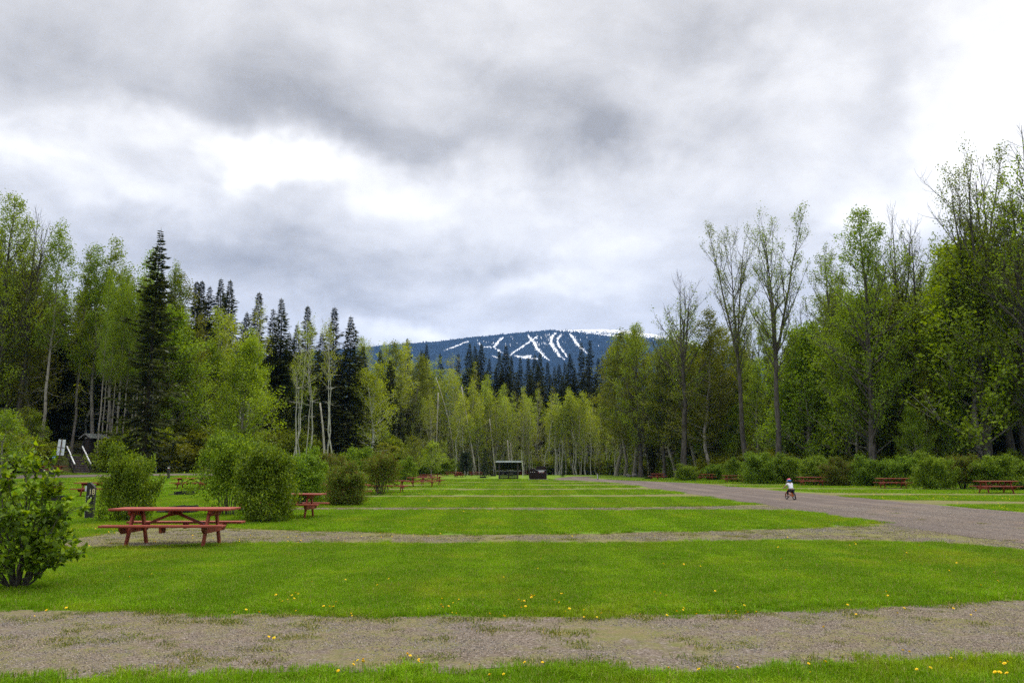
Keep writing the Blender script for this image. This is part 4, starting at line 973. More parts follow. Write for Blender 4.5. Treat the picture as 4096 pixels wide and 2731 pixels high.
# ---- trees filling the stands behind the front ones
SKY_PX = np.array([(-200, 800), (60, 830), (170, 920), (300, 1020), (520, 1030), (700, 1090), (800, 1180), (950, 1180), (1130, 1240), (1400, 1290), (1470, 1390), (1700, 1430), (1900, 1440), (2200, 1500), (2420, 1470),
                   (2560, 1380), (2720, 1330), (2900, 1250), (3060, 1150), (3200, 1220), (3400, 980), (3600, 1050), (3800, 850), (3950, 900), (4200, 760)], float)
def skyline(px): return float(np.interp(px, SKY_PX[:, 0], SKY_PX[:, 1]))
fill = np.random.default_rng(21)
for row, (dd, n, lo, hi) in enumerate([(3, 62, 110, 420), (10, 62, 60, 300), (20, 62, 40, 220)]):
    for i in range(n):
        px = -180 + (4450) * (i + fill.uniform(.1, .9)) / n
        if 1660 < px < 2520 and row < 1: continue
        D = edge_D(px) + dd + fill.uniform(-2.5, 2.5)
        y = min(skyline(px) + fill.uniform(lo, hi), 1690)
        if 770 < px < 1450: y = max(y, fill.uniform(1310, 1420))
        if row == 0 and 215 < px < 585: continue
        if px > 2600 and row < 2 and i % 3 == 0: continue
        if px < 1450:
            kind = fill.choice(['poplar', 'spruce', 'poplar', 'aspen', 'spruce'] if row else ['poplar', 'poplar', 'broad_tree', 'aspen'])
            where = 'in the left hand stand'
        elif px < 2520:
            kind = fill.choice(['spruce', 'aspen', 'spruce']); where = 'in the far middle stand'
        else:
            kind = fill.choice((['cottonwood', 'poplar', 'poplar', 'poplar'] if row == 1 else ['cottonwood', 'poplar', 'spruce', 'poplar']) if row else ['poplar', 'broad_tree', 'poplar', 'cottonwood']); where = 'in the right hand stand'
        kind = str(kind)
        word = {'poplar': 'grey stemmed poplar', 'spruce': 'dark shaded spruce', 'aspen': 'pale aspen', 'broad_tree': 'bushy green tree', 'cottonwood': 'leafy cottonwood'}[kind]
        dep_w = ('at the front' if row == 0 else 'deep', )[0]
        pos_w = ('close behind', 'well behind', 'far back behind')[row]
        tree(kind, px, y, D, f'{word} {pos_w} the {landmark(px)}', f'{word}s filling {where[3:]}', 1.35 if kind in ('poplar', 'aspen') else 1.2 if kind != 'spruce' else 1.5)
# dark spruces closing the deepest rows
for i in range(70):
    px = -250 + 4600 * (i + fill.uniform(.1, .9)) / 70
    if 1500 < px < 2450: continue
    D = edge_D(px) + fill.uniform(26, 40); y = min(skyline(px) + fill.uniform(120, 330), 1640)
    side = 'left' if px < 2000 else 'right'
    tree('spruce', px, y, D, f'dark spruce deepest behind the {landmark(px)}', f'dark spruces closing the back of the {side} hand stand', 2.0, 2)
# saplings and brush along the edges of the stands
for i in range(120):
    px = -150 + 4400 * (i + fill.uniform(0, 1)) / 120
    if 520 < px < 0: continue
    D = edge_D(px) - fill.uniform(-3, 4); kind = 'young_tree'
    if 130 < px < 460 and D < 97: continue
    if px > 2620: D += 5
    if px > 2620 and i % 2: continue
    H = fill.uniform(2.0, 5.0); X = col_at(px, D, 2.0)
    side = 'below the left hand stand' if px < 1500 else 'below the far middle stand' if px < 2560 else 'behind the right hand bushes'
    plant(kind, X, D, H, 'green sapling in the brush behind the ' + landmark(px), 'saplings in the brush ' + side, 1.5, None, 'sapling', 'sapling')

for i in range(170):
    px = -150 + 4400 * (i + fill.uniform(0, 1)) / 170; D = edge_D(px) - fill.uniform(-4, 6)
    if 130 < px < 470 and D < 100: continue
    if 1700 < px < 2560 and D < edge_D(px) - 3: D += 4
    if px > 2620: D = edge_D(px) + fill.uniform(1, 7)
    if px > 2620 and i % 2: continue
    X = col_at(px, D, 1.0)
    plant('brush', X, D, fill.uniform(1.3, 3.4), 'loose brushy bush behind the ' + landmark(px), 'brushy bushes along the forest edge', fill.uniform(1.0, 1.6), None, 'brush_bush', 'bush', None, ('stems', 'foliage'))
# ================================================================ bushes
bush('lilac', 508, 1787, 2082, 'round lilac bush between the number post and the nearest table', 180, None, 0)
bush('leggy_lilac', 905, 1727, 2060, 'leggy lilac bush with open stems behind the right end of the nearest table', 195, None, 0)
bush('lilac', 1062, 1790, 2086, 'dense low lilac bush in front of the leggy one', 215, None, 1)
bush('lilac', 1200, 1798, 2012, 'lilac bush hanging over the second table, pale stems below', 190, None, 0)
bush('red_lilac', 1385, 1848, 2021, 'dense reddish lilac bush in front of the third table', 128, None, 0)
bush('lilac', 1425, 1795, 1950, 'tall lilac bush behind the dense reddish one', 125, None, 1)
bush('leggy_lilac', 1522, 1803, 1977, 'reddish lilac with bare stems at the fourth table', 140, None, 1)
bush('lilac', 1620, 1830, 1927, 'lilac bush behind the fifth table', 92, None, 0)
bush('lilac', 1690, 1834, 1908, 'lilac bush second from the far end of the left row', 92, None, 1)
bush('lilac', 1750, 1822, 1897, 'last lilac of the left row, near the far tables', 112, None, 0)
bush('leggy_lilac', 1310, 1806, 1, 'lilac bush filling the gap behind the second table', 120, None, 1, None, 58)
bush('lilac', 1110, 1795, 1, 'lilac bush seen between the leggy and the overhanging bush', 150, None, 0, None, 42)
bush('willow', 2326, 1857, 1891, 'low spreading bright willow bush right of the brown bin', 98, None, 0)
bush('lilac', 2748, 1856, 1922, 'single lilac bush at the start of the right hand row', 80, None, 0)
bush('lilac', 2853, 1857, 1, 'small lilac bush beside the narrow far table', 70, None, 1, None, 100)
bush('lilac', 2940, 1832, 1, 'lilac bush behind the left one of the right hand tables', 85, None, 0, None, 88)
bush('lilac', 3042, 1812, 1, 'tall rounded lilac bush below the crooked trunk', 125, None, 1, None, 78)
bush('lilac', 3158, 1816, 1, 'lilac bush right behind the child on the bicycle', 105, None, 0, None, 78)
bush('lilac', 3262, 1825, 1, 'lilac bush behind the two tables set close together', 115, None, 1, None, 74)
bush('red_lilac', 3350, 1830, 1, 'reddish bush between two green lilacs in the right hand row', 95, None, 0, None, 69)
bush('lilac', 3474, 1824, 1, 'light lilac bush at the foot of the thick dark trunk', 122, None, 0, None, 68)
bush('lilac', 3622, 1826, 1, 'lilac bush behind the table with its own gravel drive', 120, None, 1, None, 67)
bush('lilac', 3738, 1812, 1957, 'dense lilac right of the black spruce, nearest of its row', 128, None, 0)
bush('leggy_lilac', 3856, 1819, 1957, 'leggy lilac just left of the right edge table', 130, None, 1)
bush('lilac', 3985, 1824, 1, 'lilac bush behind the right edge table', 135, None, 1, None, 57)
bush('lilac', 4105, 1836, 1, 'lilac bush cut by the right edge of the picture', 120, None, 0, None, 57)
bush('red_lilac', 3425, 1836, 1, 'small reddish bush left of the thick dark trunk', 80, None, 0, None, 74)
bush('lilac', 3555, 1838, 1, 'low lilac bush left of the table with its own drive', 70, None, 1, None, 71)
tree('young_tree', 1650, 1747, 118, 'olive young tree behind the far end of the left row', None, 1.5, 1, None, 'young_tree')
tree('young_tree', 1722, 1768, 114, 'bright green young tree behind the far left tables', None, 1.8, 0, None, 'young_tree')
tree('young_tree', 40, 1652, 62, 'round young tree at the left edge in front of the stairs bank', None, 1.9, 0, None, 'young_tree')
tree('pine', 1862, 1812, 133, 'round dark pine over the far tables left of the shelter', None, .82, 0, None, 'pine_tree')
tree('young_spruce', 1938, 1795, 131, 'small dark spruce between the round pine and the shelter', None, 1.0, 0)
tree('young_spruce', 2250, 1868, 130, 'knee high dark spruce left of the willow bush', None, 1.3, 0)
# slim birch by the shelter
b_x, b_y = ground_at(2091, 1908)
bz = z_at(1800, b_y); bw = MB(); bw.tube([(0, 0, -.05), (.05, 0, 1.2), (-.12, 0, 2.6), (-.22, 0, 4.2)], [.06, .055, .045, .02], 7)
for k in range(16):
    h = 1.9 + k * .14; a = k * 2.4; bw.tube([(-.1, 0, h), (math.cos(a) * .4 - .1, math.sin(a) * .4, h + .35)], [.012, .005], 3)
rb = np.random.default_rng(6); cl_ = np.concatenate([np.array([math.cos(k * 2.4) * .4 - .15, math.sin(k * 2.4) * .4, 2.3 + k * .12]) + rb.normal(size=(26, 3)) * .22 for k in range(16)])
V, Q = leaves(cl_, .09, rb)
t = thing('birch_tree', (b_x, b_y, hg(b_x, b_y)), 0, 'slim white birch sapling between the shelter and the brown bin', 'tree')
bw.build('trunk', M['birch_bark'], t, True); link_obj('crown', mesh_np('crown', V, Q), t, M['olive_leaf'])

# the lilac in the near left corner: its leaves are large enough to be made one by one
def heart_leaf():
    m_ = MB()
    V = [(0, 0, 0), (-.30, -.02, .05), (-.44, .28, .08), (-.27, .66, .05), (0, 1.08, -.06), (.27, .66, .05), (.44, .28, .08), (.30, -.02, .05), (0, .35, -.01), (0, .70, -.02)]
    m_.add(V, [(0, 1, 2, 8), (8, 2, 3, 9), (0, 8, 6, 7), (8, 9, 5, 6)], [(9, 3, 4), (9, 4, 5)])
    return np.array(V), m_
HV, HM = heart_leaf()
leaf_me = HM.mesh('leaf'); leaf_me.materials.append(M['lilac_leaf']); young_me = HM.mesh('leaf'); young_me.materials.append(M['young_leaf'])
fl = np.random.default_rng(101)
lx, ly = ground_at(70, 2352)
t = thing('lilac_bush', (lx, ly, 0), 0, 'nearest lilac bush with big heart leaves in the lower left corner', 'bush')
wd = MB(); spots = []
tips = [(-.72, .1, 1.35), (-.35, -.25, 1.62), (-.05, .1, 1.70), (.18, -.1, 1.60), (.30, .15, 1.52), (-.5, .3, 1.5), (.44, 0, 1.22), (.52, -.05, 1.02), (.80, -.25, .42), (.52, .2, .70), (-.95, 0, 1.0), (-.6, -.4, .9), (.25, -.45, 1.0), (-.1, -.5, 1.25), (.40, .35, 1.15), (-.25, .45, 1.2), (.5, -.3, .55), (-.4, -.5, .5), (.1, .2, 1.3), (-.2, 0, 1.45), (.45, -.35, .35), (-.3, -.55, .35), (.1, -.55, .45), (.5, .1, .4), (-.8, -.2, .55), (.2, .4, .8), (.5, -.2, .5), (-.55, .1, .75), (.35, -.1, .95)]
for (a, b_, c) in tips:
    P = np.array([np.array([a, b_, c]) * s_ * np.array([1, 1, 1]) + np.array([.12 * a, .12 * b_, 0]) * (1 - s_) + fl.normal(size=3) * .025 * (0 < s_ < 1) + np.array([0, 0, .06 * math.sin(3.14 * s_)]) for s_ in np.linspace(0, 1, 8)])
    wd.tube(P, np.linspace(.016, .004, 8), 5)
    subs = [P]
    for k in range(7):
        q, dd = along(P, fl.uniform(.28, .95)); d = dd + fl.normal(size=3) * .6; d[2] = abs(d[2]) * .7
        B = curve_branch(q, d, fl.uniform(.15, .42), 4, .5, .15, fl); wd.tube(B, np.linspace(.006, .003, 4), 4); subs.append(B)
    for k in range(150):
        B = subs[fl.integers(len(subs))]; q, dd = along(B, fl.uniform(.25 if B is P else .1, 1.0) ** .7)
        if q[2] < .10 or fl.uniform() > .62 + .5 * q[2]: continue
        out = unit((np.array([q[0], q[1], 0]) * .8 + fl.normal(size=3) * .9 + np.array([0, 0, .25]))[None])[0]
        nrm = unit((np.array([0, 0, 1.0]) + fl.normal(size=3) * .55)[None])[0]
        spots.append((q + out * fl.uniform(.015, .05), out, nrm, fl.uniform(.045, .085), q[2] > 1.15 and fl.uniform() < .35))
    for k in range(7):                                           # whorl at the shoot tip
        out = unit((np.array([math.cos(k * .9), math.sin(k * .9), .7]) + fl.normal(size=3) * .2)[None])[0]
        spots.append((P[-1] + out * .01, out, unit((np.array([0, 0, 1.0]) + fl.normal(size=3) * .4)[None])[0], fl.uniform(.06, .095), fl.uniform() < .75))
wd.build('stems', M['stem_bark'], t, True)
fl.shuffle(spots)
def leaf_matrix(sp):
    p, y, n_, s_, _ = sp; x = unit(np.cross(y, n_)[None])[0]; z = np.cross(x, y)
    return np.stack([x, y, z], 1) * s_, p
big = sorted(spots, key=lambda s_: -s_[3] * (1.3 if s_[0][1] < 0.1 else 1))
for sp in big[:300]:
    R_, p = leaf_matrix(sp); o = link_obj('leaf', young_me if sp[4] else leaf_me, t)
    mw = Matrix([list(R_[i]) + [p[i]] for i in range(3)] + [[0, 0, 0, 1]]); o.matrix_local = mw
for yg in (False, True):
    fb = MB()
    for sp in big[300:]:
        if sp[4] == yg: R_, p = leaf_matrix(sp); fb.add(HV @ R_.T + p, HM.q[0], HM.t[0])
    fo = fb.build('foliage', M['young_leaf' if yg else 'lilac_leaf'], t); fo['kind'] = 'stuff'
sp_ = MB()                                                       # last year's brown seed spike and dry grass at the foot
for k in range(40):
    sp_.tube([(.45 + fl.normal() * .012, fl.normal() * .012, 1.24 + k * .004), (.45 + fl.normal() * .03, fl.normal() * .03, 1.25 + k * .004)], [.007, .003], 4)
sp_.build('seed_spike', M['red_lilac_leaf'], t)

# ================================================================ picnic tables
def make_table(loc, rz, label, group):
    t = thing('picnic_table', loc, rz, label, 'picnic table', group); P = M['red_paint']
    top = MB(); top.box((0, 0, 0), (2.44, .178, .042)); tm = top.mesh('top_plank')
    def beveled(me):
        bm = bmesh.new(); bm.from_mesh(me); bmesh.ops.bevel(bm, geom=bm.edges[:], offset=.005, segments=1, affect='EDGES'); bm.to_mesh(me); bm.free(); return me
    beveled(tm); tm.materials.append(P)
    for k in range(4): link_obj('top_plank', tm, t, None, ((-.006, .004, 0, .008)[k], -.285 + k * .19, .739))
    sb = MB(); sb.box((0, 0, 0), (2.44, .138, .042)); sm = beveled(sb.mesh('bench_plank')); sm.materials.append(P)
    for s_ in (-1, 1):
        for k in (0, 1): link_obj('bench_plank', sm, t, None, (.006 * (k - .5), s_ * (.55 + .146 * k), .429))
    lg = MB(); lg.bar((0, .20, .70), (0, .50, -.02), .046, .10, (0, 1, 0)); lm = beveled(lg.mesh('leg')); lm.materials.append(P)
    for sx_ in (-1, 1):
        for sy_ in (-1, 1): link_obj('leg', lm, t, None, (sx_ * .77, 0, 0), (0, 0, 0 if sy_ > 0 else math.pi))
    cl = MB(); cl.prism([(-.34, .716), (.34, .716), (.34, .665), (.27, .610), (-.27, .610), (-.34, .665)], -.022, .022, Matrix.Rotation(math.pi / 2, 4, 'Z')); cm_ = cl.mesh('cleat'); cm_.materials.append(P)
    for x in (-.815, 0, .815): link_obj('cleat', cm_, t, None, (x, 0, 0))
    bmx = MB(); bmx.prism([(-.70, .406), (.70, .406), (.70, .355), (.58, .275), (-.58, .275), (-.70, .355)], -.022, .022, Matrix.Rotation(math.pi / 2, 4, 'Z')); bme = bmx.mesh('seat_beam'); bme.materials.append(P)
    for x in (-.818, .818): link_obj('seat_beam', bme, t, None, (x, 0, 0))
    bc = MB(); bc.prism([(-.13, .406), (.13, .406), (.10, .30), (-.10, .30)], -.022, .022, Matrix.Rotation(math.pi / 2, 4, 'Z')); bcm = bc.mesh('bench_cleat'); bcm.materials.append(P)
    for s_ in (-1, 1): link_obj('bench_cleat', bcm, t, None, (0, s_ * .623, 0))
    br = MB(); br.bar((.03, 0, .66), (.79, 0, .34), .09, .046, (0, 0, 1)); brm = br.mesh('brace'); brm.materials.append(P)
    link_obj('brace', brm, t); link_obj('brace', brm, t, None, None, (0, 0, math.pi))
    return t
GT = 'red picnic tables on the campsites'
T0 = make_table((-7.0, 17.0, 0), .02, 'nearest red picnic table, whole and unhidden on bare gravel by the number post', GT)
def table(px, Y, rz, label, dz=0.0):
    Y *= 1.0 + 0.9 / Y
    X = col_at(px, Y, .5); return copy_tree(T0, (X, Y, hg(X, Y) + dz), rz, label, GT)
table(1142, 25.2, -.03, 'red table whose left half is hidden by the dense low lilac')
table(1376, 38.5, -.03, 'red table standing behind the dense reddish lilac')
table(1558, 50.3, -.02, 'red table partly behind the reddish lilac with bare stems')
table(1690, 65.0, .02, 'red table fifth along the left row, legs clear on the grass')
table(1724, 73.0, -.04, 'red table just behind the fifth one of the left row')
table(1722, 90.0, .0, 'red table at the far end of the left row under the lilacs')
table(1806, 140.0, .35, 'far red table left of the end on table by the pine')
table(1836, 126.0, 1.45, 'far red table seen end on, left of the round pine')
table(1903, 140.0, .15, 'far red table under the right side of the round pine')
table(2097, 165.0, .9, 'tiny far red table between the shelter and the brown bin')
table(2630, 104.0, .85, 'red table alone on the grass near the white notice sign')
table(2708, 150.0, .5, 'far table below the half bare cottonwood, paler brown')
table(2820, 97.0, .15, 'small red table right of the single lilac bush')
table(2937, 81.5, -.05, 'left red table of the right hand row, beside the road')
table(3183, 78.0, .6, 'red table turned at an angle just behind the child')
table(3246, 68.5, -.08, 'red table right of the child, overlapping another one')
table(3571, 61.0, -.08, 'red table standing below the thick dark trunk')
table(3983, 49.0, .04, 'rightmost red table at the right edge of the picture')
table(398, 43.5, .05, 'red table half hidden behind the number post and round lilac')
table(765, 55.0, -.03, 'red table on the lawn behind the nearest table with a fire pit before it')
table(203, 74.0, .25, 'red table near the white board and the wooden stairs')

# ---- fire pits
def make_pit(loc, rz, label, group):
    t = thing('fire_pit', loc, rz, label, 'fire pit', group); S_ = M['soot_steel']
    for k, (c, s_) in enumerate([((0, -.36, .10), (.86, .025, .26)), ((0, .36, .10), (.86, .025, .26)), ((-.42, 0, .10), (.025, .70, .26)), ((.42, 0, .10), (.025, .70, .26))]):
        b = MB(); b.box(c, s_); b.build('side_plate', S_, t)
    g = MB()
    for k in range(9): g.bar((-.05, -.34 + k * .085, .245), (.42, -.34 + k * .085, .245), .014, .014)
    g.bar((-.05, -.35, .262), (-.05, .35, .262), .02, .02); g.bar((.42, -.35, .262), (.42, .35, .262), .02, .02)
    g.build('grate', S_, t)
    l = MB(); l.box((-.62, 0, .03), (.38, .5, .10)); l.build('hearth_plate', S_, t)
    a = MB(); a.box((0, 0, .01), (.8, .66, .03)); a.build('ash_bed', M['soil'], t)
    return t
GP = 'steel fire pits beside the tables'
px_, py_ = ground_at(737, 1981)
F0 = make_pit((px_, py_, hg(px_, py_)), -.05, 'steel fire pit on the grass in front of the table behind the nearest one', GP)
for x, y, r, lab in [(728, 2052, .0, 'fire pit seen through the braces of the nearest table'), (212, 2004, .3, 'fire pit half hidden behind the near corner lilac'), (1932, 1911, .1, 'fire pit left of the shelter, nearer one'), (1973, 1904, .1, 'fire pit just left of the shelter wall'),
                     (2594, 1915, .2, 'fire pit left of the table alone on the grass'), (2673, 1896, .2, 'fire pit near the blue trail sign'), (2035, 1909, .1, 'fire pit inside the shade of the shelter')]:
    if 'shade' in lab: continue
    X, Y = ground_at(x, y); copy_tree(F0, (X, Y, hg(X, Y)), r, lab, GP)

# ================================================================ text
def text_mesh(body, size, depth=.004, align='CENTER'):
    cu = bpy.data.curves.new('lettering', 'FONT'); cu.body = body; cu.size = size; cu.extrude = depth; cu.align_x = align; cu.align_y = 'CENTER'
    o = bpy.data.objects.new('lettering', cu); COL.objects.link(o)
    dg = bpy.context.evaluated_depsgraph_get(); me = bpy.data.meshes.new_from_object(o.evaluated_get(dg))
    bpy.data.objects.remove(o); bpy.data.curves.remove(cu); return me

# ---- service posts
def slant_post(name, loc, rz, w, d, h, label, mat='black_wood', cat='post', cut=.35, group=None):
    t = thing(name, loc, rz, label, cat, group)
    b = MB(); b.prism([(-w / 2, -.05), (w / 2, -.05), (w / 2, h - w * cut * 2), (w / 2 * .6, h - w * cut * 1.2), (-w * .15, h), (-w / 2, h)], -d / 2, d / 2)
    b.build('post', M[mat], t, bevel=.004); return t
X, Y = ground_at(357, 2075)
t = slant_post('service_post', (X, Y, 0), .12, .235, .16, 1.12, 'black service post with the cream number 18 beside the round lilac')
n18 = text_mesh('18', .26, .003); o = link_obj('number', n18, t, M['number_cream'], (.045, -.084, .82), (math.pi / 2, 0, 0)); o.scale = (.72, 1, 1)
b = MB(); b.tube([(-.035, -.12, -.03), (-.035, -.12, .60), (-.035, -.12, .68), (.0, -.12, .715), (.05, -.12, .715)], [.028] * 5, 8, True); b.tube([(.05, -.12, .715), (.05, -.12, .55)], [.022, .022], 8, True); b.build('water_pipe', M['galvanised'], t, True)
b = MB(); b.box((.05, -.13, .72), (.10, .05, .05)); b.build('tap', M['soot_steel'], t)
b = MB(); b.box((-.1225, 0, .36), (.01, .12, .72)); b.build('edge_strip', M['sign_white'], t)
b = MB(); b.box((-.155, .03, .93), (.07, .10, .16)); b.build('outlet_box', M['sign_back'], t)
X, Y = ground_at(673, 1914)
t = slant_post('site_post', (X, Y, hg(X, Y)), 0, .19, .15, 1.02, 'slim black post with a white band at the left gravel road', cut=.1)
b = MB(); b.box((0, -.08, .88), (.15, .012, .07)); b.build('white_band', M['sign_white'], t)
b = MB(); b.box((0.04, -.08, .80), (.06, .012, .05)); b.build('red_band', M['reflector_red'], t)
X, Y = ground_at(2391, 1918)
t = slant_post('site_post', (X, Y, hg(X, Y)), 0, .15, .13, .86, 'slim black post with a pale face beside the far road bend', cut=.1)
b = MB(); b.box((-.03, -.072, .38), (.06, .012, .58)); b.build('pale_strip', M['sign_white'], t)
X, Y = col_at(205, 72), 72
slant_post('site_post', (X, Y, hg(X, Y)), -.3, .38, .2, .82, 'wide dark slanted post standing before the table by the stairs', cut=.3)
X, Y = col_at(167, 73), 73
t = slant_post('site_post', (X, Y, hg(X, Y)), .2, .30, .2, .62, 'short dark slanted post with a small white tag left of that table', cut=.3)
b = MB(); b.box((.2, -.05, .42), (.1, .03, .08)); b.build('tag', M['sign_white'], t)
X, Y = col_at(37, 61), 61
t = thing('gate_post', (X, Y, hg(X, Y)), 0, 'square rusty brown post left of the gravel road', 'post'); b = MB(); b.box((0, 0, .42), (.23, .23, .94)); b.build('post', M['rust_metal'], t); b = MB(); b.bar((-.5, 0, .62), (-.1, .0, .35), .05, .05); b.build('bar', M['rust_metal'], t)
X, Y = ground_at(2401, 1908)
t = thing('pump_pole', (X, Y, hg(X, Y)), 0, 'thin rusty pole with a long sloping arm near the slim black post', 'pole')
b = MB(); b.tube([(0, 0, -.05), (-.03, 0, 1.0), (-.1, 0, 2.2)], [.035, .03, .025], 6, True); b.build('pole', M['rust_metal'], t, True)
b = MB(); b.tube([(-1.5, 0, 2.35), (-.1, 0, 2.15), (.9, 0, 1.75)], [.03, .04, .03], 6, True); b.build('arm', M['rust_metal'], t, True)

# ---- signs
def sign_thing(name, px, Y, rz, label): X = col_at(px, Y, 1.5); return thing(name, (X, Y, hg(X, Y)), rz, label, 'sign'), hg(X, Y)
def panel(t, name, mat, w, z0, z1, y=-.02, x=0.0, th=.012):
    b = MB(); b.box((x, y, (z0 + z1) / 2), (w, th, z1 - z0)); return b.build(name, M[mat], t)
t, g = sign_thing('notice_board', 230, 72.5, .0, 'tall white two plate board seen from behind on a rusty pole')
t.rotation_euler = (0, .06, 0)
z0, zm, z1 = z_at(1820, 72.5) - g, z_at(1789, 72.5) - g, z_at(1757, 72.5) - g
panel(t, 'plate', 'sign_back', .66, z0, zm - .006, .03); panel(t, 'plate', 'sign_back', .66, zm + .006, z1, .03)
b = MB(); b.tube([(0, -.02, -.1), (0, -.02, z1 + .05)], [.045, .045], 8, True); b.build('pole', M['rust_metal'], t, True)
b = MB(); b.bar((-.3, .01, zm), (.3, .01, zm), .03, .05); b.build('rail', M['rust_metal'], t)
def figure_bits(t, zc, s_, x=0.0, walk=False):
    b = MB(); th = np.linspace(0, 6.283, 8, endpoint=False)
    b.prism([(x + math.cos(a) * .13 * s_, zc + .36 * s_ + math.sin(a) * .13 * s_) for a in th], -.034, -.028)
    b.prism([(x - .16 * s_, zc + .18 * s_), (x + .16 * s_, zc + .18 * s_), (x + .10 * s_, zc - .12 * s_), (x - .10 * s_, zc - .12 * s_)], -.034, -.028)
    k = .16 if walk else .05
    b.prism([(x - .10 * s_, zc - .13 * s_), (x - .01 * s_, zc - .13 * s_), (x - k * s_, zc - .5 * s_), (x - (k + .09) * s_, zc - .5 * s_)], -.034, -.028)
    b.prism([(x + .01 * s_, zc - .13 * s_), (x + .10 * s_, zc - .13 * s_), (x + (k + .09) * s_, zc - .5 * s_), (x + k * s_, zc - .5 * s_)], -.034, -.028)
    return b.build('symbol', M['sign_white'], t)
t, g = sign_thing('restroom_sign', 212, 77, 0, 'small blue restroom sign on a thin dark post before the bank')
panel(t, 'plate', 'sign_cyan', .30, z_at(1832, 77) - g, z_at(1822, 77) - g); zc = (z_at(1832, 77) + z_at(1822, 77)) / 2 - g
figure_bits(t, zc, .19, -.07); figure_bits(t, zc, .19, .07); b = MB(); b.tube([(0, 0, -.1), (0, 0, z_at(1822, 77) - g)], [.03, .03], 6, True); b.build('post', M['black_wood'], t)
t, g = sign_thing('trail_sign', 151, 80, 0, 'narrow cyan sign over a blue plate with a white walker')
zt, zb, z0 = z_at(1783, 80) - g, z_at(1803, 80) - g, z_at(1816, 80) - g
panel(t, 'upper_plate', 'sign_cyan', .19, zb + .01, zt); panel(t, 'lower_plate', 'sign_blue', .19, z0, zb - .01); figure_bits(t, (z0 + zb) / 2, .2, 0, True)
b = MB()
for k in range(5): b.box((.02 * (-1) ** k, -.031, zb + .06 + k * (zt - zb - .1) / 4), (.09, .005, .035))
b.build('lettering', M['sign_white'], t); b = MB(); b.tube([(0, .0, -.1), (0, .0, zt)], [.035, .035], 6, True); b.build('post', M['black_wood'], t)
t, g = sign_thing('notice_sign', 2584, 141, 0, 'white notice sign with a small plate below it by the yellow bollards')
a1, a2, a3 = z_at(1862, 141) - g, z_at(1874, 141) - g, z_at(1882, 141) - g
panel(t, 'plate', 'sign_white', .44, a2 + .02, a1); panel(t, 'small_plate', 'sign_white', .24, a3, a2 - .02)
b = MB()
for k in range(4): b.box((0, -.03, a2 + .13 + k * .1), (.32 - .05 * (k % 2), .006, .035))
b.box((0, -.03, (a2 + a3) / 2 - .01), (.10, .006, .18)); b.build('lettering', M['sign_ink'], t)
panel(t, 'red_mark', 'reflector_red', .10, a1 - .10, a1 - .03, -.03, .14, .006)
b = MB(); b.tube([(0, 0, -.1), (0, 0, a1)], [.03, .03], 6, True); b.build('post', M['galvanised'], t)
t, g = sign_thing('trail_sign', 2653, 142, 0, 'blue trail sign with white symbols on a dark post under the shaggy spruce')
a1, a2, a3 = z_at(1851, 142) - g, z_at(1862, 142) - g, z_at(1871, 142) - g
panel(t, 'upper_plate', 'sign_blue', .36, a2 + .01, a1); panel(t, 'lower_plate', 'sign_blue', .30, a3, a2 - .02); figure_bits(t, (a1 + a2) / 2, .42, 0, True)
b = MB(); b.box((0, -.03, (a2 + a3) / 2 + .08), (.2, .006, .04)); b.box((0, -.03, (a2 + a3) / 2 - .06), (.16, .006, .04)); b.build('lettering', M['sign_white'], t)
b = MB(); b.tube([(0, 0, -.1), (0, 0, a1)], [.035, .035], 6, True); b.build('post', M['black_wood'], t)
for px, top_, lab in [(2592, 1883, 'yellow bollard beside the white notice sign'), (2644, 1883, 'shorter looking yellow bollard by the blue trail sign')]:
    Yb = 139 if px < 2600 else 146
    X = col_at(px, Yb); H = .95 if px < 2600 else .85; b = MB(); b.lathe([(.001, -.05), (.085, -.05), (.085, H - .07), (.06, H - .02), (.001, H)], 12)
    o = b.build('bollard', M['yellow_paint'], None, True); o.location = (X, Yb, hg(X, Yb)); props(o, lab, 'bollard')
for px, w, h, lab, sd in [(2513, .75, .5, 'smaller grey boulder on the left of the two at the forest edge', 1), (2538, 1.0, .55, 'larger grey boulder on the right of the two at the forest edge', 2)]:
    bm = bmesh.new(); bmesh.ops.create_icosphere(bm, subdivisions=3, radius=1); rs = np.random.default_rng(sd); ph = rs.uniform(0, 6.28, (6, 3)); fr = rs.uniform(1, 3, (6, 3))
    for v in bm.verts:
        k = sum(.09 * math.sin(v.co.x * fr[i][0] + ph[i][0]) * math.sin(v.co.y * fr[i][1] + ph[i][1] + v.co.z * fr[i][2]) for i in range(6)); c = v.co * (1 + k)
        v.co = (c.x * w * .55, c.y * w * .5, c.z * h * .62 + h * .35)
    me = bpy.data.meshes.new('boulder'); bm.to_mesh(me); bm.free(); X = col_at(px, 133); o = link_obj('boulder', me, None, M['boulder_stone'], (X, 133, hg(X, 133))); props(o, lab, 'boulder')

# ================================================================ shelter, bin, stairs, outhouse
SY = 106.0; SXc = col_at(2034, SY)
t = thing('firewood_shelter', (SXc, SY, 0), 0, 'open dark firewood shelter with a pale roof edge on the grass', 'shelter')
W_, ZF, ZB, DEP = 3.35, z_at(1843, SY), 1.14, 2.0
for x in (-1.22, 1.22):
    b = MB(); b.box((x, 0, 1.15), (.16, .16, 2.4)); b.build('front_post', M['dark_wood'], t)
    b = MB(); b.box((x, DEP, .62), (.14, .14, 1.32)); b.build('rear_post', M['dark_wood'], t)
b = MB(); b.box((0, DEP, .55), (.14, .13, 1.15)); b.build('rear_post', M['dark_wood'], t)
for k in range(6):
    x = -W_ / 2 + W_ / 12 + k * W_ / 6; b = MB(); b.bar((x, -.30, ZF), (x, DEP + .25, ZB + .10), W_ / 6 - .012, .03); b.build('roof_sheet', M['black_wood'], t)
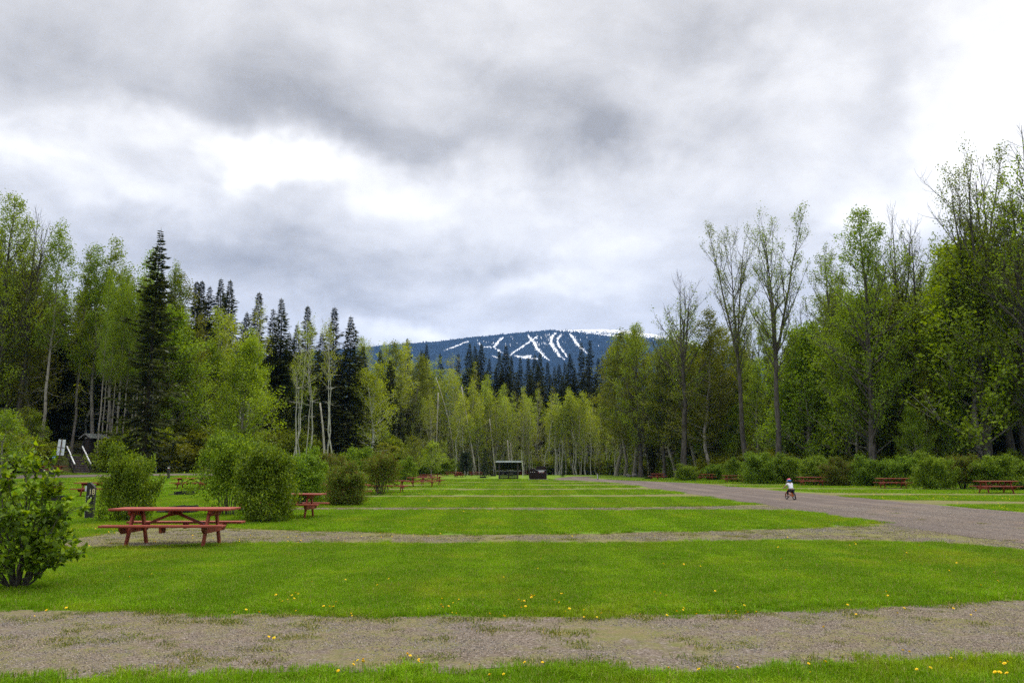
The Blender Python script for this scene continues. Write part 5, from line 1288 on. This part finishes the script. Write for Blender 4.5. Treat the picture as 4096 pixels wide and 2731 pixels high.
for k in range(9):
    x = -1.55 + k * 3.1 / 8; b = MB(); b.bar((x, -.26, ZF - .10), (x, DEP + .2, ZB + .0), .045, .13); b.build('rafter', M['dark_wood'], t)
b = MB(); b.box((0, -.33, ZF - .07), (W_ + .02, .03, .21)); b.build('front_fascia', M['roof_metal'], t)
b = MB(); b.box((0, -.355, ZF + .01), (W_ + .04, .02, .03)); b.build('fascia_trim', M['galvanised'], t)
b = MB(); b.box((0, DEP - .12, ZB - .06), (W_ - .04, .05, .15)); b.build('rear_beam', M['grey_wood'], t)
for k in range(5):
    b = MB(); b.box((0, DEP + .09, .15 + k * .20), (2.56, .03, .150)); b.build('slat', M['black_wood'], t)
BY = 104.0; BX = col_at(2150, BY)
t = thing('rubbish_bin', (BX, BY, 0), 0, 'big dark brown bear proof rubbish bin with a NO PARKING plate', 'bin')
sc = .1276 / FPX * BY
prof_b = [(1330, 905), (1856, 905), (1856, 632), (1530, 632), (1476, 585), (1342, 592), (1300, 735)]
def zc(x, y): return ((x - 1580) * sc, (910 - y) * sc + .06)
b = MB(); b.prism([zc(*p) for p in [(1330, 905), (1856, 905), (1856, 634), (1345, 634), (1300, 735)]], -.85, .85); b.build('body', M['bin_brown'], t, bevel=.015)
b = MB(); b.prism([zc(*p) for p in [(1342, 632), (1525, 632), (1478, 584), (1350, 590)]], -.84, .84); b.build('chute_hood', M['bin_brown'], t, bevel=.012)
b = MB(); b.prism([zc(*p) for p in [(1526, 630), (1832, 630), (1820, 518), (1538, 518)]], -.80, .80); b.build('lid', M['bin_brown'], t, bevel=.015)
b = MB(); b.box((zc(1680, 0)[0], -.83, zc(0, 627)[1]), (1.45, .06, .03)); b.build('lid_rim', M['galvanised'], t)
b = MB(); b.box((zc(1590, 0)[0], 0, .03), (2.5, 1.9, .07)); b.build('base_slab', M['concrete'], t)
for k in range(3):
    b = MB(); b.box((zc(1365 + k * 58, 0)[0], -.856, zc(0, 694)[1]), (.10, .006, .045)); b.build('reflector', M['sign_white'], t)
for k in range(5):
    b = MB(); b.box((zc(1612 + k * 37, 0)[0], -.856, zc(0, 704)[1]), (.13, .006, .045)); b.build('reflector', M['reflector_red' if k % 2 == 0 else 'sign_white'], t)
b = MB(); b.box((zc(1687, 0)[0], -.857, zc(0, 665)[1]), (.74, .008, .165)); sgn = b.build('no_parking_plate', M['sign_white'], t)
o = link_obj('lettering', text_mesh('NO PARKING', .125, .002), sgn, M['sign_ink'], (zc(1687, 0)[0], -.864, zc(0, 665)[1]), (math.pi / 2, 0, 0)); o.scale = (.92, 1, 1)
b = MB(); b.box((zc(1700, 0)[0], -.87, zc(0, 780)[1]), (.03, .03, .5)); b.build('door_bar', M['bin_brown'], t)

A0 = Vector((col_at(328, 79.0, 1.0), 79.0, 0)); A1 = Vector((col_at(297, 82.6, 2.6), 82.6, 0))
dirs = (A1 - A0); run = dirs.length; dirs.normalize(); side = Vector((dirs.y, -dirs.x, 0))
zb0 = hg(A0.x, A0.y); zt0 = z_at(1825, 82.6); NS = 10
t = thing('stairs', (A0.x, A0.y, zb0), math.atan2(dirs.y, dirs.x) - math.pi / 2, 'wooden stairs with white handrails climbing the bank', 'stairs'); rise = zt0 - zb0
SW = .64
for k in range(NS):
    b = MB(); b.box((0, run * (k + .5) / NS, rise * (k + 1) / NS - .03), (SW * 2 - .02, run / NS + .05, .06)); b.build('step', M['step_wood'], t)
    b = MB(); b.box((0, run * k / NS + .03, rise * (k + .4) / NS), (SW * 2 - .04, .03, rise / NS - .02)); b.build('riser', M['dark_wood'], t)
for s_ in (-1, 1):
    b = MB(); b.bar((s_ * SW, -.1, .0), (s_ * SW, run + .1, rise), .06, .26); b.build('stringer', M['dark_wood'], t)
    for f in (.06, .5, .97):
        b = MB(); b.box((s_ * (SW + .07), run * f, rise * f + .40), (.11, .11, 1.15)); b.build('rail_post', M['black_wood'], t)
    b = MB(); b.bar((s_ * (SW + .07), -.05, .92), (s_ * (SW + .07), run * .5, .92 + rise * .5), .10, .09); b.bar((s_ * (SW + .07), run * .5, .97 + rise * .5), (s_ * (SW + .07), run * 1.05, .97 + rise * 1.03), .10, .09); b.build('handrail', M['white_paint'], t)
b = MB(); b.box((0, run + .9, rise - .06), (1.5, 1.8, .1)); b.build('landing', M['step_wood'], t)

OY = 90.0; OX = col_at(376, OY, 4.0); og = hg(OX, OY)
t = thing('outhouse', (OX, OY, og), -.5, 'small dark outhouse with a gable roof above the stairs', 'hut')
hb_ = 1.65; ap = z_at(1735, OY) - og
b = MB(); b.box((0, 0, hb_ / 2 - .15), (1.5, 1.6, hb_ + .3)); b.build('wall', M['black_wood'], t)
b = MB(); b.prism([(-.75, hb_), (.75, hb_), (0, ap - .1)], -.79, .79); b.build('gable', M['black_wood'], t)
for s_ in (-1, 1):
    b = MB(); b.bar((s_ * 1.08, 0, hb_ - .14), (0, 0, ap), 2.3, .05, (0, 0, 1)); b.build('roof_panel', M['roof_dark'], t)
    b = MB(); b.bar((s_ * 1.08, -1.17, hb_ - .15), (0, -1.17, ap - .02), .03, .13); b.build('barge_board', M['grey_wood'], t)
b = MB(); b.box((-.28, -.815, 1.58), (.32, .02, .14)); b.build('door_sign', M['sign_white'], t)
b = MB(); b.box((0, -.815, .75), (.8, .03, 1.5)); b.build('door', M['dark_wood'], t)

# ================================================================ the child on the small bicycle
KX, KY, KR = col_at(3160, 40.2, .5), 40.2, math.radians(8)
t = thing('bicycle', (KX, KY, .012), KR, 'small orange bicycle with black tyres under the child', 'bicycle')
WR = .170
def wheel(y):
    b = MB(); n = 28; th = np.linspace(0, 2 * np.pi, n + 1)
    ring = lambda r: np.c_[0 * th, np.cos(th) * r + y, np.sin(th) * r + WR]
    b.tube(ring(WR - .022), [.022] * (n + 1), 8); w = b.build('wheel', M['tyre_rubber'], t, True)
    b = MB(); b.tube(ring(WR - .046), [.009] * (n + 1), 6); b.build('rim', M['black_plastic'], w, True)
    b = MB()
    for k in range(14):
        a = k * 2 * math.pi / 14; b.tube([(.015 * (-1) ** k, y, WR), (0, y + math.cos(a) * (WR - .046), WR + math.sin(a) * (WR - .046))], [.0022] * 2, 3)
    b.build('spoke', M['chrome'], w)
    b = MB(); b.tube([(-.045, y, WR), (.045, y, WR)], [.018] * 2, 8, True); b.build('hub', M['black_plastic'], w)
wheel(.375); wheel(-.375)
b = MB()
HT0, HT1, BB, ST = (0, .27, .40), (0, .245, .49), (0, -.02, .20), (0, -.15, .40)
for p, q, r in [(HT0, HT1, .020), (HT0, BB, .020), (HT1, (0, -.13, .34), .016), (BB, ST, .017)]: b.tube([p, q], [r, r], 8, True)
for s_ in (-1, 1):
    b.tube([BB, (s_ * .05, -.375, WR)], [.010] * 2, 6); b.tube([(0, -.13, .35), (s_ * .05, -.375, WR)], [.009] * 2, 6)
    b.tube([(s_ * .02, .272, .40), (s_ * .05, .30, .36), (s_ * .05, .375, WR)], [.012] * 3, 6)
b.build('frame', M['orange_paint'], t, True)
b = MB(); b.tube([(0, .245, .49), (0, .24, .53)], [.016] * 2, 8); b.tube([(-.23, .25, .575), (-.12, .235, .57), (0, .24, .535), (.12, .235, .57), (.23, .25, .575)], [.011] * 5, 8, True); b.build('handlebar', M['black_plastic'], t, True)
for s_ in (-1, 1):
    b = MB(); b.tube([(s_ * .15, .237, .572), (s_ * .24, .252, .576)], [.017] * 2, 8, True); b.build('grip', M['tyre_rubber'], t, True)
b = MB(); b.tube([(0, -.15, .40), (0, -.16, .45)], [.012] * 2, 8); b.prism([(-.07, .45), (.07, .45), (.06, .485), (-.06, .485)], -.25, -.15); b.prism([(-.025, .455), (.025, .455), (.02, .48), (-.02, .48)], -.15, -.03); b.build('saddle', M['black_plastic'], t)
b = MB(); b.tube([(-.055, -.02, .20), (.055, -.02, .20)], [.014] * 2, 8); b.bar((-.06, -.02, .20), (-.06, .03, .12), .012, .02); b.bar((.06, -.02, .20), (.06, -.07, .28), .012, .02); b.build('crank', M['black_plastic'], t)
b = MB(); b.box((-.10, .03, .12), (.075, .06, .018)); b.build('pedal', M['black_plastic'], t)
b = MB(); b.box((.10, -.07, .28), (.075, .06, .018)); b.build('pedal', M['black_plastic'], t)
b = MB(); b.prism([(-.40, .14), (-.02, .145), (.03, .17), (.03, .22), (-.02, .245), (-.36, .205)], -.075, -.065, Matrix.Rotation(math.pi / 2, 4, 'Z')); b.build('chain_guard', M['black_plastic'], t)

def skin_mesh(name, nodes, edges, mat, parent, sub=2, root=0):
    me = bpy.data.meshes.new(name); me.from_pydata([n[0] for n in nodes], edges, [])
    o = link_obj(name, me, parent, M[mat])
    md = o.modifiers.new('skin', 'SKIN'); md.use_smooth_shade = True
    for v, n in zip(me.skin_vertices[0].data, nodes):
        r = n[1]; v.radius = (r, r) if not isinstance(r, tuple) else r
    me.skin_vertices[0].data[root].use_root = True
    sb = o.modifiers.new('sub', 'SUBSURF'); sb.levels = sub; sb.render_levels = sub
    return o
t = thing('person', (KX, KY, .012), KR, 'small child in a grey white t-shirt, black trousers and red and blue helmet riding away', 'person')
N = [((0, -.15, .50), (.085, .075)), ((0, -.09, .62), (.08, .065)), ((0, -.02, .745), (.09, .065)), ((0, .03, .815), .034), ((0, .055, .865), .05), ((0, .065, .915), (.072, .085)), ((0, .07, .955), .05),
     ((0, .155, .895), .014)]
E_ = [(0, 1), (1, 2), (2, 3), (3, 4), (4, 5), (5, 6), (5, 7)]
def add(p, r, fr): N.append((p, r)); E_.append((fr, len(N) - 1)); return len(N) - 1
for s_ in (-1, 1):
    a = add((s_ * .115, 0, .765), .038, 2); a = add((s_ * .165, .10, .675), .029, a); a = add((s_ * .195, .205, .605), .021, a); h_ = add((s_ * .205, .238, .594), .020, a)
    for k in range(4):
        f = add((s_ * (.185 + k * .016), .268, .596), .0075, h_); f = add((s_ * (.185 + k * .016), .280, .576), .007, f); add((s_ * (.185 + k * .016), .268, .560 + .003 * (k == 3)), .006, f)
    f = add((s_ * .176, .235, .575), .008, h_); add((s_ * .182, .255, .556), .007, f)
    add((s_ * .083, .05, .895), .014, 5)
a = add((-.07, -.12, .47), .066, 0); a = add((-.09, .09, .39), .045, a); a = add((-.10, .04, .19), .030, a); add((-.10, .11, .15), .026, a)
a = add((.07, -.13, .46), .066, 0); a = add((.115, -.10, .28), .045, a); a = add((.165, -.24, .085), .030, a); add((.185, -.17, .045), .026, a)
skin_mesh('body', N, E_, 'skin', t)
skin_mesh('shirt', [((0, -.15, .50), (.118, .105)), ((0, -.13, .55), (.118, .10)), ((0, -.09, .63), (.105, .085)), ((0, -.02, .745), (.105, .08)), ((0, .02, .80), (.055, .045)), ((-.115, 0, .77), .054), ((-.150, .07, .705), .045), ((.115, 0, .77), .054), ((.150, .07, .705), .045)],
          [(0, 1), (1, 2), (2, 3), (3, 4), (3, 5), (5, 6), (3, 7), (7, 8)], 'shirt_white', t)
skin_mesh('trousers', [((0, -.15, .495), (.112, .10)), ((-.07, -.12, .45), .085), ((-.09, .09, .39), .062), ((-.10, .045, .20), .042), ((.07, -.13, .44), .085), ((.115, -.10, .28), .062), ((.163, -.235, .10), .042)],
          [(0, 1), (1, 2), (2, 3), (0, 4), (4, 5), (5, 6)], 'trouser_black', t)
skin_mesh('shoe', [((-.10, .02, .155), .036), ((-.10, .12, .148), .032)], [(0, 1)], 'shoe_grey', t, 2)
skin_mesh('shoe', [((.163, -.255, .05), .036), ((.190, -.16, .036), .032)], [(0, 1)], 'shoe_grey', t, 2)
skin_mesh('hair', [((0, .035, .91), (.080, .085)), ((0, .0, .86), (.07, .05)), ((0, -.02, .80), (.07, .04))], [(0, 1), (1, 2)], 'hair_dark', t)
hm = Matrix.Translation((0, .06, .925)) @ Matrix.Rotation(-.12, 4, 'X') @ Matrix.Diagonal((.92, 1.12, 1, 1))
b = MB(); b.lathe([(.101, -.012), (.106, .02), (.100, .05), (.080, .078), (.045, .095), (.001, .101)], 20, hm); hl = b.build('helmet', M['helmet_red'], t, True)
b = MB(); V_ = []
th = np.linspace(math.pi * 1.02, math.pi * 2.02, 13)
for r_, z_ in [(.099, -.035), (.108, -.02), (.1095, .02), (.104, .042)]: V_ += [((hm @ Vector((math.cos(a) * r_, math.sin(a) * r_, z_ - .014 * 0))).to_tuple()) for a in th]
b.add(V_, [(r * 13 + k, r * 13 + k + 1, (r + 1) * 13 + k + 1, (r + 1) * 13 + k) for r in range(3) for k in range(12)]); b.build('helmet_band', M['helmet_blue'], hl, True)
b = MB(); b.prism([(-.055, 0), (.055, 0), (.045, .016), (-.045, .016)], .09, .165, hm @ Matrix.Rotation(-.25, 4, 'X')); b.build('visor', M['sign_white'], hl)
for s_ in (-1, 1):
    b = MB(); b.lathe([(.001, -.008), (.008, 0), (.001, .008)], 8, Matrix.Translation((s_ * .030, .138, .905))); b.build('eye', M['black_plastic'], t, True)
b = MB(); b.box((0, .142, .872), (.034, .006, .006)); b.build('mouth', M['helmet_red'], t)

# ================================================================ grass, gravel stones and weeds
def scatter_group(name, src):
    ng = bpy.data.node_groups.new(name, 'GeometryNodeTree')
    ng.interface.new_socket('Geometry', in_out='INPUT', socket_type='NodeSocketGeometry'); ng.interface.new_socket('Geometry', in_out='OUTPUT', socket_type='NodeSocketGeometry')
    gi = ng.nodes.new('NodeGroupInput'); go = ng.nodes.new('NodeGroupOutput'); ip = ng.nodes.new('GeometryNodeInstanceOnPoints')
    oi = ng.nodes.new('GeometryNodeObjectInfo'); oi.inputs['Object'].default_value = src; oi.transform_space = 'ORIGINAL'
    nr = ng.nodes.new('GeometryNodeInputNamedAttribute'); nr.data_type = 'FLOAT_VECTOR'; nr.inputs['Name'].default_value = 'turn'
    nsz = ng.nodes.new('GeometryNodeInputNamedAttribute'); nsz.data_type = 'FLOAT_VECTOR'; nsz.inputs['Name'].default_value = 'size'
    L_ = ng.links.new
    L_(gi.outputs[0], ip.inputs['Points']); L_(oi.outputs['Geometry'], ip.inputs['Instance']); L_(nr.outputs['Attribute'], ip.inputs['Rotation']); L_(nsz.outputs['Attribute'], ip.inputs['Scale']); L_(ip.outputs[0], go.inputs[0])
    return ng
def scatter(name, src, P, turn, size, label=None):
    me = bpy.data.meshes.new(name); me.vertices.add(len(P)); me.vertices.foreach_set('co', np.asarray(P, np.float32).reshape(-1))
    for nm, A in (('turn', turn), ('size', size)):
        a = me.attributes.new(nm, 'FLOAT_VECTOR', 'POINT'); a.data.foreach_set('vector', np.asarray(A, np.float32).reshape(-1))
    o = link_obj(name, me); md = o.modifiers.new('scatter', 'NODES'); md.node_group = scatter_group(name, src)
    return props(o, kind='stuff', label=label)
gr = np.random.default_rng(12)
def blade_patch(name, size, n, h0, h1, w, mat, loc, lean=.45, clump=0.0):
    c = gr.uniform(-size / 2, size / 2, (n, 2))
    if clump: k = gr.normal(size=(max(3, n // 14), 2)) * size * .24; c = k[gr.integers(len(k), size=n)] + gr.normal(size=(n, 2)) * clump
    h = gr.uniform(h0, h1, n) * gr.uniform(.7, 1.1, n); a = gr.uniform(0, 6.283, n); l = np.abs(gr.normal(size=n)) * lean
    d = np.c_[np.cos(a), np.sin(a)]; s = np.c_[-d[:, 1], d[:, 0]] * (w * gr.uniform(.7, 1.3, n))[:, None]
    z = np.zeros(n)
    b0 = np.c_[c - s / 2, z - .01]; b1 = np.c_[c + s / 2, z - .01]
    m0 = np.c_[c - s * .4 + d * (h * l * .35)[:, None], h * .6]; m1 = np.c_[c + s * .4 + d * (h * l * .35)[:, None], h * .6]
    tp = np.c_[c + d * (h * l)[:, None], h * (1 - .25 * np.minimum(l, 1))]
    V = np.stack([b0, b1, m1, m0, tp], 1).reshape(-1, 3); i = np.arange(n)[:, None] * 5
    o = link_obj(name, mesh_np(name, V, i + np.array([0, 1, 2, 3]), i + np.array([3, 2, 4])), None, M[mat], loc)
    return props(o, kind='stuff')
def jitter_grid(y0, y1, step, margin=1.5):
    ys = np.arange(y0, y1, step); out = []
    for y in ys:
        w = .70 * y + margin; x = np.arange(-w, w, step); out.append(np.c_[x + gr.uniform(-.5, .5, len(x)) * step, y + gr.uniform(-.5, .5, len(x)) * step])
    return np.vstack(out)
def place(xy, sc, zoff=0.0, flat=1.0):
    n = len(xy); P = np.c_[xy, hgt(xy[:, 0], xy[:, 1]) + zoff]; turn = np.c_[np.zeros(n), np.zeros(n), gr.uniform(0, 6.283, n)]
    s = gr.uniform(*sc, n); return P, turn, np.c_[s, s, s * flat * gr.uniform(.8, 1.25, n)]
def clump_noise(x, y, s=1.0): return np.sin(x * 2.1 * s + 1.3 * np.sin(y * 1.7 * s)) * np.sin(y * 2.6 * s + 1.1 * np.sin(x * 1.3 * s))
near = blade_patch('grass', .42, 620, .030, .062, .0045, 'grass', (.5, 11.2, 0))
xy = jitter_grid(4.6, 19.5, .235); gd = gravel_depth(xy[:, 0], xy[:, 1]); xy = xy[gd < -.06 + gr.normal(size=len(xy)) * .06]
scatter('grass', near, *place(xy, (.85, 1.2)))
mid = blade_patch('grass', 1.0, 620, .035, .07, .011, 'grass', (1.0, 22.0, 0))
xy = jitter_grid(18.5, 46, .62); gd = gravel_depth(xy[:, 0], xy[:, 1]); xy = xy[gd < -.20 + gr.normal(size=len(xy)) * .12]
scatter('grass', mid, *place(xy, (.85, 1.15)))
far = blade_patch('grass', 2.0, 520, .05, .09, .03, 'grass', (1.5, 50.0, 0))
xy = jitter_grid(45, 108, 1.5, 3); gd = gravel_depth(xy[:, 0], xy[:, 1]); pxx = CX + xy[:, 0] / (xy[:, 1] * CP) * FPX
xy = xy[(gd < -.6) & (xy[:, 1] < edge_D(pxx) - 1)]
scatter('grass', far, *place(xy, (.8, 1.2)))
# taller rough tufts along the edges and in the strip before the camera
tuft = blade_patch('grass', .34, 150, .05, .13, .006, 'rough_grass', (-1.2, 5.75, 0), .7, .05)
xy = jitter_grid(4.6, 32, .20); gd = gravel_depth(xy[:, 0], xy[:, 1]) + gr.normal(size=len(xy)) * .05
front = (xy[:, 1] < 6.25)
keep = ((gd > -.42) & (gd < -.04) & (gr.uniform(size=len(xy)) < np.where(xy[:, 1] < 16, .62, .40))) | (front & (gd < -.06) & (gr.uniform(size=len(xy)) < .8)) | ((gd < -.4) & (clump_noise(xy[:, 0], xy[:, 1], .6) > .86) & (gr.uniform(size=len(xy)) < .25))
scatter('grass', tuft, *place(xy[keep], (.55, 1.05)))
weed = blade_patch('weeds', .30, 110, .012, .035, .007, 'weed', (-.6, 7.2, .004), 1.3, .06)
xy = jitter_grid(5.4, 34, .16); gd = gravel_depth(xy[:, 0], xy[:, 1]); X_ = xy[:, 0]
cn = clump_noise(X_, xy[:, 1], .8) + .6 * clump_noise(X_ + 7, xy[:, 1] * 2, 1.7)
pr = np.clip((cn - .45) * .45, 0.06, .55) * np.where(X_ > 9.5, .05, 1.0) + np.where((gd < .28) & (X_ < 9.5), .22, 0)
keep = (gd > -.02) & (gr.uniform(size=len(xy)) < pr)
scatter('weeds', weed, *place(xy[keep], (.5, 1.25), .004))
# loose stones on the near drives
def stone_patch(name, size, n, r0, r1, loc):
    V, T = [], []; base = np.array([(1, 0, 0), (-.5, .87, 0), (-.5, -.87, 0), (.4, .2, .75), (-.4, .35, .65), (0, -.5, .7)])
    F = np.array([(0, 1, 3), (1, 4, 3), (1, 2, 4), (2, 5, 4), (2, 0, 5), (0, 3, 5), (3, 4, 5)])
    for k in range(n):
        r = gr.uniform(r0, r1) * gr.uniform(.6, 1.0); a = gr.uniform(0, 6.28); R_ = np.array([[math.cos(a), -math.sin(a), 0], [math.sin(a), math.cos(a), 0], [0, 0, gr.uniform(.6, 1.0)]])
        V.append((base * (1 + gr.normal(size=(6, 3)) * .18)) @ R_.T * r + np.array([*gr.uniform(-size / 2, size / 2, 2), -.1 * r])); T.append(F + k * 6)
    o = link_obj(name, mesh_np(name, np.vstack(V), None, np.vstack(T)), None, M['pebble'], loc); return props(o, kind='stuff')
st1 = stone_patch('gravel', .5, 330, .004, .013, (2.0, 7.4, .004))
xy = jitter_grid(5.4, 12.5, .33); gd = gravel_depth(xy[:, 0], xy[:, 1]); keep = (gd > .12) & (clump_noise(xy[:, 0], xy[:, 1], .5) > -.75); scatter('gravel', st1, *place(xy[keep], (.9, 1.1), .004))
st2 = stone_patch('gravel', 1.0, 300, .008, .020, (12.5, 22.0, .010))
xy = jitter_grid(12.5, 34, .75); gd = gravel_depth(xy[:, 0], xy[:, 1]); keep = (gd > .35); scatter('gravel', st2, *place(xy[keep], (.9, 1.1), .008))

# ---- dandelions
def dandelion(near_, seed):
    r = np.random.default_rng(seed); h = .10
    hb2 = MB(); n1 = 22 if near_ else 9
    for ring, (rad, up, n) in enumerate([(.021, .004, n1), (.014, .010, n1 - 4)] if near_ else [(.024, .008, n1)]):
        for k in range(n):
            a = k * 6.283 / n + ring * .2; w_ = .0036 if near_ else .009; ca, sa = math.cos(a), math.sin(a)
            hb2.add([(-sa * w_, ca * w_, .002), (sa * w_, -ca * w_, .002), (ca * rad + sa * w_, sa * rad - ca * w_, up), (ca * rad - sa * w_, sa * rad + ca * w_, up)], [(0, 1, 2, 3)])
    hb2.lathe([(.001, .013), (.009, .010), (.012, .002), (.006, -.006), (.002, -.010)], 7)
    return hb2
def make_dandelion(seed, lean):
    t = thing('dandelion', (0, 0, 0), 0, 'x', 'flower', 'dandelions in bloom')
    top = Vector((math.sin(lean) * .10, 0, math.cos(lean) * .10))
    b = MB(); b.tube([(0, 0, -.01), (top.x * .4, 0, top.z * .55), top], [.0035, .003, .0025], 5); b.build('stem', M['dandelion_stem'], t)
    o = dandelion(True, seed).build('flower_head', M['petal_yellow'], t); o.location = top; o.rotation_euler = (.5, lean, 0)
    return t
near_p = []
def zoomed(pts, x0, y0, k): return [(x0 + x * k, y0 + y * k) for x, y in pts]
spots1 = zoomed([(118, 690), (152, 700), (148, 775), (305, 385), (322, 392), (250, 420), (280, 410), (292, 430), (218, 445), (200, 430), (172, 405), (620, 450), (577, 440), (490, 480), (535, 490), (683, 530), (668, 520), (862, 322), (938, 285), (640, 290), (425, 300), (1290, 435), (1292, 470), (1300, 490), (1330, 478), (1358, 515),
                 (1402, 432), (1365, 455), (1890, 412), (1900, 402), (1882, 418), (1912, 412), (1820, 445), (1838, 442), (1808, 438), (1830, 490), (1838, 482), (2058, 435), (2090, 390), (2098, 398), (2080, 462), (2130, 500), (2125, 512), (1612, 535), (1525, 395), (1570, 408), (1720, 550), (1932, 212), (1700, 265), (1955, 145), (2240, 545)], 1000, 2150, .5952)
spots2 = zoomed([(500, 950), (540, 940), (630, 950), (595, 922), (205, 940), (1240, 915), (1255, 880), (1126, 845), (1487, 845), (1495, 818), (830, 610), (200, 650), (860, 680), (810, 535), (1615, 575), (1575, 620), (1930, 640), (2010, 655), (1885, 700), (2175, 690), (2180, 750), (2195, 755), (2085, 780), (1710, 640), (1700, 525), (1255, 518), (1285, 515), (1290, 500), (670, 1065), (1115, 1060), (410, 820), (115, 848), (68, 838), (30, 830), (85, 650), (315, 660)], 2600, 1850, .636)
spots3 = zoomed([(1610, 965), (1700, 945), (1478, 880)], 1000, 2150, .5952) + zoomed([(1600, 1212), (1645, 1215), (1895, 1250), (2210, 1285), (2255, 1290), (2235, 1310), (2170, 1352), (2205, 1368), (2250, 1375), (1680, 1330), (1765, 1335), (1008, 1350), (110, 1330), (310, 1345), (540, 1330), (1105, 1290), (1000, 1298)], 2600, 1850, .636) + zoomed([(1055, 825), (1075, 820), (1130, 842), (1128, 860), (1165, 880), (1030, 880), (760, 862), (772, 868), (730, 850), (698, 860), (755, 880), (678, 890), (588, 920), (1965, 865), (1858, 862)], 1000, 2150, .5952)
spots4 = zoomed([(455, 860), (560, 870), (600, 885), (640, 890), (690, 880), (660, 905), (700, 935), (765, 850), (850, 848), (905, 880), (960, 925), (930, 935), (1030, 912), (1115, 880), (1130, 875), (1075, 880), (1255, 948), (1140, 985), (1070, 1030), (850, 1050), (1480, 1010), (1245, 1350), (1470, 1320), (620, 860), (585, 890), (625, 920), (720, 940), (1105, 915), (940, 870), (1020, 870), (1090, 885), (1180, 882), (700, 980), (590, 985)], 0, 1750, .4144)
dr = np.random.default_rng(31)
for k in range(28): spots1.append((dr.uniform(60, 4000), dr.uniform(2440, 2475)))
spots4 += [(dr.uniform(560, 1500), dr.uniform(2128, 2172)) for k in range(22)] + [(dr.uniform(1500, 3300), dr.uniform(2128, 2150)) for k in range(14)] + [(dr.uniform(1300, 3000), dr.uniform(2025, 2044)) for k in range(20)]
protos = [make_dandelion(1, .15), make_dandelion(2, .45), make_dandelion(3, .02)]
used = [False] * 3
for grp, pts, lab in [('a', spots1, 'yellow dandelion in the mown lawn beyond the foreground drive'), ('b', spots2, 'yellow dandelion on the right half of the near lawn'), ('c', spots3, 'yellow dandelion in the rough grass along the bottom of the picture'), ('d', spots4, 'yellow dandelion by the gravel drive behind the near lawn')]:
    for (x, y) in pts:
        X, Y = ground_at(x, y + 12 if Y else y); k = int(dr.integers(3)); s_ = dr.uniform(.42, .72) * (1.0 if Y < 12 else 1.2)
        rz = dr.uniform(0, 6.28)
        if not used[k]:
            p = protos[k]; p.location = (X, Y, hg(X, Y)); p.rotation_euler = (0, 0, rz); p.scale = (s_,) * 3; p['label'] = lab; p['group'] = 'dandelions: ' + lab[17:]; used[k] = True
        else: copy_tree(protos[k], (X, Y, hg(X, Y)), rz, lab, 'dandelions: ' + lab[17:], s_)
fd = []
def band(x0, x1, y0, y1, n):
    for k in range(n):
        q = ground_at(dr.uniform(x0, x1), dr.uniform(y0, y1))
        if float(gravel_depth(np.array([q[0]]), np.array([q[1]]))[0]) < .25 and not (ROAD_L < q[0] < ROAD_R + .4): fd.append(q)
band(1500, 2300, 1908, 1960, 90); band(2330, 2600, 1898, 1922, 90); band(2900, 3700, 1935, 1956, 60); band(3150, 4090, 1975, 2000, 90); band(3400, 4090, 1945, 1950, 40); band(2600, 3000, 1935, 1950, 40); band(1300, 1800, 1960, 2010, 30); band(3500, 4090, 2000, 2040, 40)
V_, Q_ = [], []
for k, (X, Y) in enumerate(fd):
    r_ = .022 * dr.uniform(.8, 1.3); z = hg(X, Y) + dr.uniform(.05, .09); n0 = len(V_)
    V_ += [(X - r_, Y, z - r_ * .5), (X, Y - r_, z - r_ * .5), (X + r_, Y, z - r_ * .5), (X, Y + r_, z - r_ * .5), (X, Y, z + r_ * .5)]
    Q_ += [(n0, n0 + 1, n0 + 4), (n0 + 1, n0 + 2, n0 + 4), (n0 + 2, n0 + 3, n0 + 4), (n0 + 3, n0, n0 + 4)]
props(link_obj('dandelions', mesh_np('dandelions', np.array(V_), None, np.array(Q_)), None, M['petal_yellow']), kind='stuff')

# ---- every look-alike gets its own words: size first, then order along the stand
by_label = {}
for o in scene.objects:
    if o.parent is None and 'label' in o and o.get('category') not in ('flower',): by_label.setdefault(o['label'], []).append(o)
ORD = ['first', 'second', 'third', 'fourth', 'fifth', 'sixth', 'seventh', 'eighth', 'ninth', 'tenth', 'eleventh', 'twelfth', 'thirteenth', 'fourteenth', 'fifteenth', 'sixteenth', 'seventeenth', 'eighteenth', 'nineteenth', 'twentieth']
for lab, obs in by_label.items():
    if len(obs) == 2:
        a, b = sorted(obs, key=lambda o: o.scale.z)
        if b.scale.z > a.scale.z * 1.12: a['label'] = lab + ', the lower one'; b['label'] = lab + ', the taller one'
        else:
            a, b = sorted(obs, key=lambda o: o.location.x / max(o.location.y, 1)); a['label'] = lab + ', the left one'; b['label'] = lab + ', the right one'
    elif 2 < len(obs) <= len(ORD):
        for k, o in enumerate(sorted(obs, key=lambda o: o.location.x / max(o.location.y, 1))): o['label'] = lab + ', ' + ORD[k] + ' from left'
